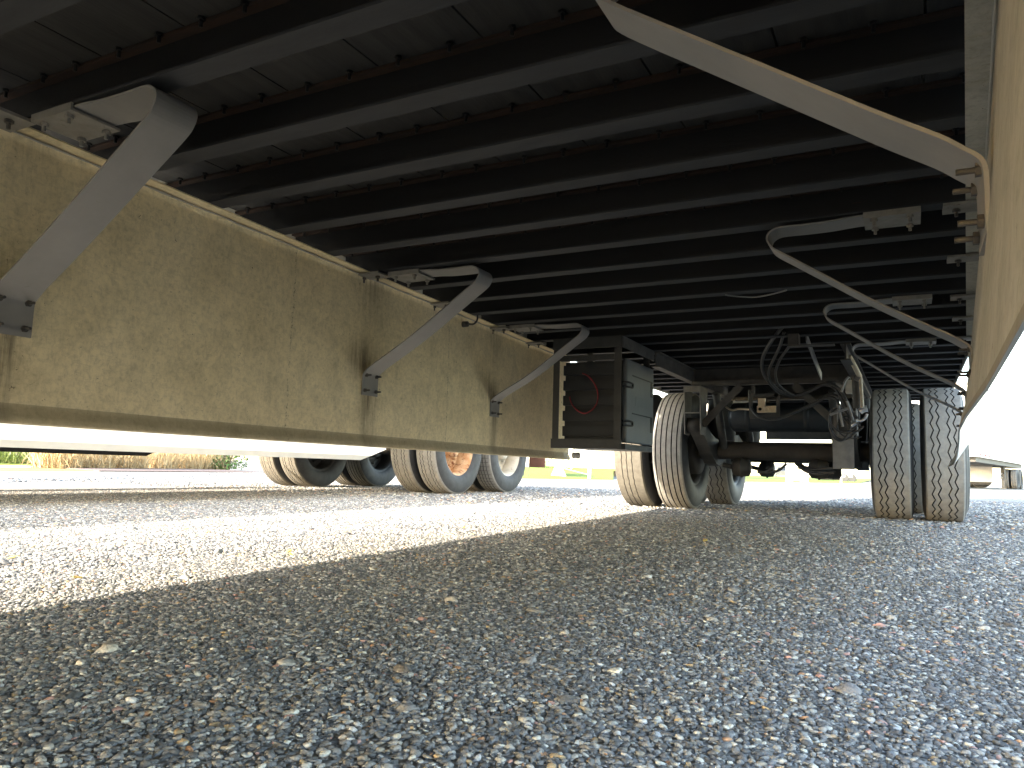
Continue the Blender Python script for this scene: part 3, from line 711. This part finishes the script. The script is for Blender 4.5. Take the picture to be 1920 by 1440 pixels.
hose(vY([(1612,772,5.55),(1618,768,5.55),(1626,766,5.55)]), .022, 'chrome', 'hose_sleeve', 10)
hose(vY([(1606,787,5.55),(1614,789,5.55),(1622,784,5.55),(1626,776,5.55)]), .010, 'chrome', 'hose_sleeve')
hose(vY([(1596,798,5.55),(1604,793,5.55)]), .014, 'chrome', 'hose_sleeve')
hose(vY([(1626,778,5.56),(1626,800,5.6),(1625,827,5.65)]), .003)
# lift pin rods on the right bogie rail
hose(vY([(1592,668,5.25),(1602,686,5.3),(1612,706,5.35)]), .016, 'tan_rod', 'pin_rod', 10)
q = MB(); q.tube(vY([(1605,704,5.4),(1608,765,5.42)]), .028, 14); q.build('pin_cylinder', M['susp'], trailer)
q = MB(); q.tube(vY([(1613,704,5.36),(1617,764,5.38)]), .011, 10); q.build('pin_rod', M['tan_rod'], trailer)
q = MB(); q.tube(vY([(1605,706,5.36),(1613,710,5.36)]), .026, 12); q.build('pin_collar', M['hanger'], trailer)
q = MB(); q.beam(vY([(1613,716,5.4)])[0], vY([(1628,746,5.42)])[0], .02, .02); q.build('pin_link', M['susp'], trailer)
q = MB(); A = aY(1584,712,5.5); B = aY(1603,737,5.5); q.box(A.x, B.x, 5.5, 5.58, B.z, A.z); o = q.build('relay_valve', M['rail'], trailer)
bv = o.modifiers.new('bevel', 'BEVEL'); bv.width = .012; bv.segments = 2
hose(vY([(1578,735,5.48),(1584,716,5.48),(1592,706,5.48)]), .008, 'strap', 'hose_tie')
# brake hoses hanging below the axle
for pts in ([(1420,885,6.3),(1436,885,6.3),(1446,877,6.3),(1449,868,6.35)], [(1420,884,6.3),(1440,886,6.3),(1460,882,6.3),(1474,870,6.35)],
            [(1492,869,6.4),(1504,878,6.35),(1524,884,6.3),(1548,886,6.3),(1564,888,6.3)], [(1500,869,6.4),(1516,879,6.35),(1538,880,6.3),(1562,878,6.3)], [(1496,870,6.4),(1510,883,6.3),(1536,889,6.3),(1566,884,6.3)]):
    hose(vY(pts), .011)
# loose wire below the crossmembers
hose([aZ(px, py, 1.118) for px, py in ((1360,553),(1385,556),(1415,557),(1445,552),(1475,544))], .0035, 'strap', 'loose_wire')

# ------------------------------------------------------------------ neighbouring low trailer
nb = thing('skirted_trailer', 'white skirted trailer with rusty wheel rims parked alongside the tan skirt', 'trailer', (-5.65, 5, 0))
q = MB(); q.box(-6.95, -4.352, -5.0, 9.3, 1.005, 1.06); q.build('deck', M['steel_grey'], nb)  # unseen deck, its height kept low so the gap stays sunlit
for x in (-6.15, -5.15):
    q = MB(); q.box(x-.05, x+.05, -3.4, 9.2, .80, 1.004); q.build('frame_rail', M['susp'], nb)
# white skirt with a slanting rear end and a bevelled lower strip
mb = MB(); 
prof = [(.984,5.98),(.44,5.715),(.372,5.50)]
A = [(-4.345,-3.4,1.004),(-4.345,5.715,1.004),(-4.345,5.715,.437),(-4.345,5.50,.372),(-4.345,-3.4,.372)]
B = [(x-.010,y,z) for x,y,z in A]
mb.add(A+B, [(0,1,2,3,4),(9,8,7,6,5),(0,5,6,1),(1,6,7,2),(2,7,8,3),(4,9,5,0)])
A = [(-4.345,-3.4,.3715),(-4.345,5.498,.3715),(-4.372,5.385,.331),(-4.372,-3.4,.331)]
B = [(x-.009,y,z+.002) for x,y,z in A]
mb.add(A+B, [(0,1,2,3),(7,6,5,4),(1,5,6,2),(2,6,7,3),(3,7,4,0)])
s = mb.build('side_skirt', M['white_dirty'], nb); s['label'] = 'white skirt panel with a bevelled lower strip and slanted rear end'
q = MB(); A = aX(290,846,-6.95); q.add([(-6.95,-3.4,.312),(-6.95,A.y-.1,.312),(-6.95,A.y+.55,.62),(-6.95,-3.4,.62),(-6.94,-3.4,.312),(-6.94,A.y-.1,.312),(-6.94,A.y+.55,.62),(-6.94,-3.4,.62)],
  [(0,1,2,3),(7,6,5,4),(0,4,5,1),(1,5,6,2),(2,6,7,3),(3,7,4,0)]); q.build('dark_skirt', M['beam'], nb)  # unseen upper part, raised to hold light off the ground beneath the deck
for ya, tys, rims in ((7.08, ('zigs','zigs','zigp','zigp'), ('rim_rust','rim_dark','rim_dark','rim_dark')), (8.24, ('lug','lug','ribp','ribp'), ('rim_white','rim_dark','rim_dark','rim_dark'))):
    for x, ty, s_, rim in zip((-4.50, -4.835, -6.46, -6.80), tys, (1,-1,1,-1), rims): wheel(nb, (x, ya, .496), ty, rim, s_)
    q = MB(); q.tube([(-6.6, ya, .5), (-4.7, ya, .5)], .065, 16); q.build('axle', M['axle'], nb)
A = aY(992,876,9.15); B = aY(1022,877,9.15); q = MB(); q.box(A.x, B.x, 9.14, 9.15, A.z, 1.004); q.build('mudflap', M['mudflap'], nb)
q = MB(); q.box(-6.6, -4.6, 6.2, 8.9, .80, 1.004); q.build('suspension_frame', M['susp'], nb)

# ------------------------------------------------------------------ background, right: white box trailer on landing legs
def gp(px, py): return aZ(px, py, 0)
Ac = aZ(1832.5, 856, 1.25); Bc = aZ(1924, 872.5, 1.25)
dv = (Bc-Ac); dv.z = 0; dv.normalize(); nv = Vector((dv.y, -dv.x, 0))        # nv towards the far side
if nv.y < 0: nv = -nv
bt = thing('white_box_trailer', 'white box trailer with red reflective tape standing on landing legs', 'trailer', Ac-Vector((0,0,Ac.z)))
def obox(mb, s0, s1, t0, t1, z0, z1, mat=0):
    P = [Ac + dv*s + nv*t for s, t in ((s0,t0),(s1,t0),(s1,t1),(s0,t1))]
    return mb.add([(p.x,p.y,z0) for p in P]+[(p.x,p.y,z1) for p in P], [(0,3,2,1),(4,5,6,7),(0,1,5,4),(1,2,6,5),(2,3,7,6),(3,0,4,7)], mat)
LB = 14.6
q = MB(); obox(q, 0, LB, 0, 2.6, 1.39, 3.98); q.build('cargo_body', M['white'], bt)
q = MB(); obox(q, -.02, LB, -.02, 2.62, 1.25, 1.389); q.build('side_rail', M['white_dirty'], bt)
q = MB(); obox(q, -.01, LB, -.015, 2.615, 3.981, 4.13); q.build('roof_rail', M['strap'], bt)
q = MB(); obox(q, -.012, .10, -.012, .02, 1.40, 3.97); q.build('corner_post', M['strap'], bt)
q = MB(); obox(q, .3, LB-.2, .1, 2.5, 1.06, 1.249); q.build('underframe', M['susp'], bt)
for k in range(12):
    q = MB(); obox(q, .5+k*1.1, .85+k*1.1, -.024, -.0205, 1.31, 1.37); q.build('reflective_tape', M['tape_red'], bt)
    q = MB(); obox(q, .86+k*1.1, 1.2+k*1.1, -.024, -.0205, 1.31, 1.37); q.build('reflective_tape', M['white'], bt)
rd = ray(1880, 880); rd.z = 0; o_ = Ac+nv*.43; o_.z = 0; sL = (rd.x*o_.y-rd.y*o_.x)/(rd.y*dv.x-rd.x*dv.y)
for t0 in (.35, 2.1):
    q = MB(); obox(q, sL-.09, sL+.09, t0, t0+.16, .45, 1.10); obox(q, sL-.065, sL+.065, t0+.02, t0+.14, .04, .449); obox(q, sL-.14, sL+.14, t0-.03, t0+.19, 0, .039)
    A = [Ac+dv*(sL+a)+nv*t0 for a in (-.32,.32,.12,-.12)]
    q.add([(A[0].x,A[0].y,1.10),(A[1].x,A[1].y,1.10),(A[2].x,A[2].y,.55),(A[3].x,A[3].y,.55)], [(0,1,2,3)])
    q.build('landing_leg', M['hanger'], bt)
q = MB(); P0 = Ac+dv*(sL-2.2)+nv*.45; P1 = Ac+dv*sL+nv*.45
q.tube([P0+Vector((0,0,-.45)), P1+Vector((0,0,-.75))], .025, 6); q.tube([P0+Vector((0,0,-.75)), P1+Vector((0,0,-.5))], .025, 6); q.build('leg_brace', M['steel_grey'], bt)
for sx in (sL+2.2, sL+3.5, LB-2.6):
    for t0 in (.16, .50, 2.1, 2.44):
        P = Ac+dv*sx+nv*t0; o = link('wheel', WHM[('rim_dark',1)], bt, (P.x, P.y, .496)); o.rotation_euler.z = math.atan2(-dv.x, dv.y)
        WM[o.name] = Matrix.Translation(o.location) @ o.rotation_euler.to_matrix().to_4x4()
        t_ = bpy.data.objects.new('tyre', TY['zig']); col.objects.link(t_); t_.parent = o
# second parked trailer further back, only its white lower side shows
A = aD(1812, 905, 44); B = aD(1862, 905, 44)
wt = thing('white_low_trailer', 'low white trailer body half hidden behind the landing legs', 'trailer', (A.x, A.y, 0))
q = MB(); q.box(A.x-1.5, B.x, A.y, A.y+2.5, .30, 1.12); q.build('body', M['white_dirty'], wt)
q = MB(); q.box(A.x-1.4, B.x-.1, A.y+.1, A.y+2.4, .16, .299); q.build('frame_rail', M['susp'], wt)
for xx in (A.x-.9, B.x-.45):
    o = link('wheel', WHM[('rim_dark',1)], wt, (xx, A.y+.6, .496)); WM[o.name] = Matrix.Translation(o.location); o.rotation_euler.z = R(90)
    t_ = bpy.data.objects.new('tyre', TY['zig']); col.objects.link(t_); t_.parent = o

# ------------------------------------------------------------------ lawns, kerbs, beds
def grass_mat(name, a, b_, c_):
    m, t, b = new_mat(name); v = coords(t)
    n1 = noise_tex(t, v, .8, 6, .7); n2 = noise_tex(t, v, 22, 4, .7)
    c = mix(t, .5, ramp(t, n1, [(.3, a), (.7, b_)]), ramp(t, n2, [(.3, a), (.7, c_)]))
    t.links.new(c, b.inputs['Base Color']); b.inputs['Roughness'].default_value = .9
    bump(t, b, n2, .8, .04); return m
M['grass'] = grass_mat('lawn_grass', (.10,.17,.008), (.17,.24,.015), (.26,.29,.03))
M['dryleaf'] = grass_mat('leaf_litter', (.30,.13,.05), (.36,.24,.10), (.26,.26,.08))
M['blade_dry'] = worn('dry_grass_blade', (.36,.25,.12), (.58,.44,.25), 3, .85)
M['blade_green'] = worn('green_grass_blade', (.12,.17,.03), (.22,.26,.08), 3, .85)
M['leaf_green'] = worn('shrub_leaf', (.04,.10,.02), (.09,.17,.035), 3, .6)
def poly(name, pts, z, mat, kind='structure', label=None, cat=None, th=.03):
    mb = MB(); n = len(pts)
    zs = z if isinstance(z, (list, tuple)) else [z]*n
    mb.add([(p.x, p.y, zz) for p, zz in zip(pts, zs)] + [(p.x, p.y, zz-th) for p, zz in zip(pts, zs)],
           [tuple(range(n))] + [(i, i+n, (i+1)%n+n, (i+1)%n) for i in range(n)])
    o = mb.build(name, mat); o['kind'] = kind
    return o
# left side: litter strip, path, lawn, mulch bed
E0 = gp(-150, 882); E1 = gp(480, 884.5)
back = (Vector((-1, .35, 0))).normalized()
def off(p, d): return p + back*d
poly('leaf_litter_strip', [off(E0,-.2), off(E1,-.2), off(E1,3.0), off(E0,3.0)], .006, M['dryleaf'])
poly('footpath', [off(E0,3.0), off(E1,3.0), off(E1,5.0), off(E0,5.0)], .012, M['concrete'])
poly('lawn', [off(E0,5.0), off(E1,5.0), off(E1,60), off(E0,60)], .02, M['grass'])
Mb0 = gp(186, 884.3); Mb1 = gp(500, 886.6)
poly('mulch_bed', [Mb0, Mb1, off(Mb1,4.5), off(Mb0,4.5)], .022, M['bark'], th=.02)
def clump(name, base, label, n, h, rad, mat, group, lean=.9, seed=0):
    rnd = random.Random(seed); mb = MB()
    for i in range(n):
        a = rnd.uniform(0, 6.283); r0 = rad*.8*math.sqrt(rnd.random()); hh = h*rnd.uniform(.25, 1.05); out = rad*rnd.uniform(.1, 1.6)*lean
        p0 = Vector((base.x+r0*math.cos(a), base.y+r0*math.sin(a), 0)); a2 = a+rnd.uniform(-1.5,1.5); d = Vector((math.cos(a2), math.sin(a2), 0)); wv = rnd.uniform(.006, .013)
        sd = Vector((-d.y, d.x, 0)).lerp(Vector((rnd.uniform(-1,1), rnd.uniform(-1,1), 0)), .5).normalized()*wv; P = []
        droop = rnd.uniform(.0, 1.7)
        for k in range(7):
            t = k/6; c = p0 + d*(out*t**1.4) + Vector((0,0, max(.01, hh*(t-.6*droop*t**2.5))))
            ww = (1-.8*t); P += [c-sd*ww, c+sd*ww]
        mb.add(P, [(2*k, 2*k+1, 2*k+3, 2*k+2) for k in range(6)])
    root = thing(name, label, 'plant', (base.x, base.y, 0), group)
    mb.build('blades', mat, root); return root
for i, (px, py) in enumerate(((135,880.5),(200,881),(268,881.5),(330,881.5),(392,882),(432,882.5),(168,877),(300,878),(360,878))):
    clump('ornamental_grass', off(gp(px, py), 1.3), 'clump of dry straw coloured ornamental grass in the mulch bed', 420, 1.45, .62, M['blade_dry'], 'dry ornamental grasses along the mulch bed', seed=i)
clump('ornamental_grass', off(gp(10, 870), 0), 'green ornamental grass clump standing on the lawn edge', 700, 1.6, 1.0, M['blade_green'], None, seed=31)
# green shrub by the end of the bed
def shrub(base, label, seed, h=1.1, rad=.6):
    rnd = random.Random(seed); root = thing('shrub', label, 'shrub', (base.x, base.y, 0)); mb = MB(); st = MB()
    for i in range(9):
        a = rnd.uniform(0, 6.28); tip = Vector((base.x+rad*.7*math.cos(a), base.y+rad*.7*math.sin(a), h*rnd.uniform(.6,1)))
        st.tube([(base.x, base.y, 0), ((base.x+tip.x)/2, (base.y+tip.y)/2, tip.z*.6), tip], [.014,.01,.004], 5)
    for i in range(900):
        a = rnd.uniform(0, 6.28); r_ = rad*rnd.random()**.45; z = h*rnd.uniform(.03, 1); rr_ = r_*(1-.45*(z/h)**2)
        c = Vector((base.x+rr_*math.cos(a), base.y+rr_*math.sin(a), z)); u_ = Vector((rnd.uniform(-1,1), rnd.uniform(-1,1), rnd.uniform(-.5,.8))).normalized(); v_ = u_.orthogonal().normalized(); L = rnd.uniform(.035,.07)
        mb.add([c-u_*L, c+v_*L*.45, c+u_*L, c-v_*L*.45], [(0,1,2,3)])
    mb.build('foliage', M['leaf_green'], root); st.build('stems', M['bark'], root)
shrub(off(gp(452, 883), 1.0), 'green leafy shrub at the end of the mulch bed', 5)
# orange and white barricade far across the lawn
B0 = gp(58, 861.5); B1 = gp(122, 862.5); dB = (B1-B0).normalized()
br = thing('barricade', 'orange and white striped barricade across the lawn', 'barricade', B0)
for k in range(9):
    for zz, kk in ((.30, 0), (.75, 1)):
        q = MB(); q.beam(B0+dB*((B1-B0).length*k/9)+Vector((0,0,zz)), B0+dB*((B1-B0).length*(k+.97)/9)+Vector((0,0,zz)), .04, .28); q.build('stripe_panel', M['orange'] if (k+kk) % 2 else M['white'], br)
for k in range(4):
    q = MB(); p = B0+dB*((B1-B0).length*(k+.4)/4); q.beam(p, p+Vector((0,0,1.0)), .06, .06); q.build('post', M['steel_grey'], br)
# ---- middle: lawn bank, fence-like siding of a building, barrier, gate
Lm = [gp(960, 897.0), gp(1150, 900), aD(1150, 897, 48), aD(940, 897, 48)]
mb = MB(); pts = [(Lm[0].x,Lm[0].y,.006),(Lm[1].x,Lm[1].y,.006)] ; a1 = aD(1150,885,38); a0 = aD(940,885,38); c1_ = aD(1175,880,60); c0_ = aD(925,880,60)
mb.add([(*Lm[0].xy,.006),(*Lm[1].xy,.006),(*a1.xy,.30),(*a0.xy,.30),(*c1_.xy,.55),(*c0_.xy,.55)], [(0,1,2,3),(3,2,4,5)])
lb = mb.build('lawn_bank', M['grass']); lb['kind'] = 'structure'
D = 52; A = aD(1058, 880, D); B = aD(1180, 880, D); A.z = B.z = 0
bl = thing('siding_building', 'cream building wall with vertical siding beyond the lawn', 'building', A)
dB = (B-A).normalized(); nB = Vector((-dB.y, dB.x, 0))
npan = 16; Lb = (B-A).length + 6
for k in range(npan):
    q = MB(); p0 = A+dB*(Lb*k/npan); p1 = A+dB*(Lb*(k+.955)/npan); P = [p0, p1, p1+nB*.1, p0+nB*.1]
    q.add([(p.x,p.y,.3) for p in P]+[(p.x,p.y,5.2) for p in P], [(0,3,2,1),(4,5,6,7),(0,1,5,4),(1,2,6,5),(2,3,7,6),(3,0,4,7)]); q.build('siding_panel', M['siding'], bl)
q = MB(); P = [A+nB*.13, A+dB*Lb+nB*.13, A+dB*Lb+nB*8, A+nB*8]; q.add([(p.x,p.y,0) for p in P]+[(p.x,p.y,5.4) for p in P], [(0,3,2,1),(4,5,6,7),(0,1,5,4),(1,2,6,5),(2,3,7,6),(3,0,4,7)]); q.build('wall_core', M['concrete_tan'], bl)
# hedge behind the gate
for i, (px, D_) in enumerate(((1000,46),(1022,46),(1048,44))):
    shrub(Vector((*aD(px, 880, D_).xy, 0)), ('autumn shrub row plant beyond the swing gate', 'autumn shrub between the gate plant and the cream wall shrub', 'autumn shrub beside the cream building wall')[i], 40+i, 2.2, 1.2)
# jersey barrier seen end-on
Pj = gp(1047, 896.5); dj = Vector((Pj.x, Pj.y, 0)).normalized(); sj = Vector((dj.y, -dj.x, 0))
def jersey(name, base, dirv, length, label, mat, wsc=1.0, h=.80):
    sv = Vector((dirv.y, -dirv.x, 0)); prof = [(-.30,0),(-.30,.08),(-.19,.30),(-.115,h*.93),(-.09,h),(.09,h),(.115,h*.93),(.19,.30),(.30,.08),(.30,0)]
    k = len(prof); A = [base+sv*(x*wsc)+Vector((0,0,z)) for x, z in prof]; Bq = [p+dirv*length for p in A]
    mb = MB(); mb.add(A+Bq, [(j, (j+1)%k, k+(j+1)%k, k+j) for j in range(k)] + [tuple(range(k))[::-1], tuple(range(k, 2*k))])
    o = mb.build(name, mat); return tag(o, label, 'barrier')
jersey('concrete_barrier', Pj, dj, 3.0, 'white concrete barrier seen end-on beside the gate', M['concrete'], .9, .68)
gt = thing('swing_gate', 'white tubular swing gate with post beside the barrier', 'gate', gp(1105, 895))
G = aD(1105, 893, 26.0); dG = Vector((*G.xy, 0))
def gpt(px, py): return aD(px, py, 26.3)
q = MB(); p = Vector((G.x, G.y, 0)); q.beam(p, p+Vector((0,0,.80)), .09, .09); q.build('gate_post', M['white'], gt)
for k, (a, b) in enumerate((((1084,856),(1103,858)), ((1025,870),(1103,890)), ((1069,880),(1100,860)), ((1030,873),(1046,866)), ((1033,858),(1033,874)))):
    q = MB(); q.tube([gpt(*a), gpt(*b)], .018, 6); q.build('gate_bar', M['steel_grey'], gt)
q = MB(); A = gpt(1092, 846); B = gpt(1104, 855); q.box(A.x-.02, B.x+.02, A.y-.1, A.y+.1, B.z, A.z+.15); q.build('gate_box', M['steel_grey'], gt)
sg = thing('yard_sign', 'small white notice board on thin legs behind the rear tyre', 'sign', gp(986, 896))
Ps = gp(986, 896)
for dx in (-.08, .10):
    q = MB(); q.tube([(Ps.x+dx, Ps.y, 0), (Ps.x+dx, Ps.y, .75)], .012, 6); q.build('leg', M['susp'], sg)
q = MB(); q.box(Ps.x-.09, Ps.x+.11, Ps.y-.02, Ps.y-.012, .36, .72); q.build('board', M['white'], sg)

# ---- far view under the axle
Lr = [gp(1380, 903.0), gp(1610, 906.5)]
mb = MB(); e0 = aD(1340, 900, 140); e1 = aD(1640, 900, 140)
mb.add([(*Lr[0].xy,.006),(*Lr[1].xy,.006),(*e1.xy,.30),(*e0.xy,.30)], [(0,1,2,3)])
o = mb.build('lawn', M['grass']); o['kind'] = 'structure'
Pb = aD(1481, 903, 46); Pe = aD(1513, 904, 46); Pb.z = Pe.z = 0
jersey('concrete_barrier', Pb, (Pe-Pb).normalized(), (Pe-Pb).length, 'tan concrete barrier lying sideways at the lawn edge', M['concrete_tan'], 1, .62)
Pw = aD(1478, 904, 45); Pw.z = 0
q = MB(); q.beam(Pw, Pw+Vector((0,0,1.25)), .22, .22); q.beam(Pw+Vector((0,0,1.251)), Pw+Vector((0,0,1.30)), .26, .26); q.beam(Pw, Pw+Vector((0,0,.05)), .30, .30)
tag(q.build('marker_post', M['concrete']), 'square white marker post beside the tan barrier', 'post')
for k, (px, lab) in enumerate(((1514, 'thin grey steel post next to the tan barrier'), (1577, 'thin grey steel post in front of the flat trailer'))):
    Pq = aD(px, 905, 43); Pq.z = 0; q = MB(); q.beam(Pq, Pq+Vector((0,0,.95)), .09, .09); q.beam(Pq+Vector((0,0,.951)), Pq+Vector((0,0,.97)), .13, .13); q.beam(Pq, Pq+Vector((0,0,.02)), .2, .2)
    tag(q.build('steel_post', M['steel_grey']), lab, 'post')
# distant flat trailer
A = aD(1526, 900, 62); B = aD(1606, 902, 62); ft = thing('flat_trailer', 'distant grey flat trailer beyond the axle', 'trailer', (A.x, A.y, 0))
q = MB(); q.beam(Vector((A.x,A.y,.42)), Vector((B.x,B.y,.42)), 2.2, .14); q.build('deck', M['rail'], ft)
q = MB(); q.beam(Vector((A.x,A.y,.22)).lerp(Vector((B.x,B.y,.22)),.1), Vector((B.x,B.y,.22)), 1.0, .2); q.build('frame_rail', M['susp'], ft)
for f_ in (.75, .92):
    Pq = Vector((A.x,A.y,.3)).lerp(Vector((B.x,B.y,.3)), f_); q = MB(); q.tube([Pq+Vector((0,-1.1,0)), Pq+Vector((0,-.9,0))], .3, 16); q.build('wheel', M['sidewall'], ft)
# sawhorse-like sign frame, two thin legs
sh = thing('sign_frame', 'thin black sign frame standing beyond the rear tyre', 'sign', (*aD(1390, 905, 30).xy, 0))
for px in (1382, 1397):
    Pq = aD(px, 905, 30); q = MB(); q.tube([(Pq.x,Pq.y,0), (Pq.x,Pq.y,.75)], .016, 6); q.build('leg', M['susp'], sh)
Pq = aD(1382, 905, 30); Pr = aD(1397, 905, 30); q = MB(); q.beam((Pq.x,Pq.y,.62), (Pr.x,Pr.y,.62), .02, .25); q.build('board', M['steel_grey'], sh)
# distant car, rear view
Dc = 120; c0 = aD(1466, 895, Dc); c0.z = .25; cdv = Vector((c0.x, c0.y, 0)).normalized(); csv = Vector((cdv.y, -cdv.x, 0))
car = thing('parked_car', 'dark parked car far beyond the lawn', 'car', (c0.x, c0.y, 0))
def loft(secs):                                          # secs: (along, [(side, z)...])
    mb = MB(); k = len(secs[0][1]); A = []
    for s_, pr_ in secs: A += [c0+cdv*s_+csv*x+Vector((0,0,z)) for x, z in pr_]
    fs = [(i*k+j, i*k+(j+1)%k, i*k+k+(j+1)%k, i*k+k+j) for i in range(len(secs)-1) for j in range(k)] + [tuple(range(k))[::-1], tuple(range(len(A)-k, len(A)))]
    mb.add(A, fs, 0, False); return mb
lofts = lambda w_, z0, z1: [(-w_,z0),(w_,z0),(w_*.98,z1*.7),(w_*.9,z1),(-w_*.9,z1),(-w_*.98,z1*.7)]
loft([(0, lofts(.86,.25,.80)), (.2, lofts(.92,.2,.92)), (3.4, lofts(.92,.2,.92)), (4.5, lofts(.84,.25,.72))]).build('body', M['car_paint'], car)
loft([(.35, lofts(.80,.92,.93)), (.9, lofts(.70,.92,1.42)), (2.2, lofts(.70,.92,1.42)), (3.1, lofts(.78,.92,.93))]).build('cabin', M['glass'], car)
for s_ in (.8, 3.5):
    for x in (-.84, .84):
        p = c0+cdv*s_+csv*x; q = MB(); q.tube([(p.x-.1*csv.x, p.y-.1*csv.y, .32), (p.x+.1*csv.x, p.y+.1*csv.y, .32)], .32, 14); q.build('wheel', M['sidewall'], car)
# ------------------------------------------------------------------ fallen leaves on the gravel
rl = random.Random(4)
for i, (px, py, mt) in enumerate(((541,1044,'leaf_y'),(545,1050,'leaf_y'),(350,1000,'leaf_o'),(390,1006,'leaf_o'),(145,1097,'leaf_y'),(60,1009,'leaf_y'),(22,1057,'leaf_y'),(1322,1021,'leaf_y'),(870,996,'leaf_y'),(450,1001,'leaf_y'))):
    p = gp(px, py); a = rl.uniform(0, 6.28); L = rl.uniform(.011,.018); mb = MB(); ca, sa = math.cos(a), math.sin(a)
    out = [(-1,0,.002),(-.4,.45,.006),(.3,.5,.007),(.9,.12,.009),(1.5,0,.006),(.9,-.12,.008),(.3,-.5,.004),(-.4,-.45,.005)]
    pts = [(p.x+L*(u*ca-v*sa), p.y+L*(u*sa+v*ca), .012+z*1.2) for u, v, z in out]
    mb.add(pts+[(x,y,z-.0008) for x,y,z in pts], [tuple(range(8)), tuple(range(15,7,-1))]+[(j,(j+1)%8,8+(j+1)%8,8+j) for j in range(8)])
    o = mb.build('fallen_leaf', M[mt]); tag(o, 'small yellow fallen leaf lying on the gravel' if mt == 'leaf_y' else 'small orange fallen leaf on the sunlit gravel', 'leaf', 'yellow fallen leaves' if mt == 'leaf_y' else 'orange fallen leaves')
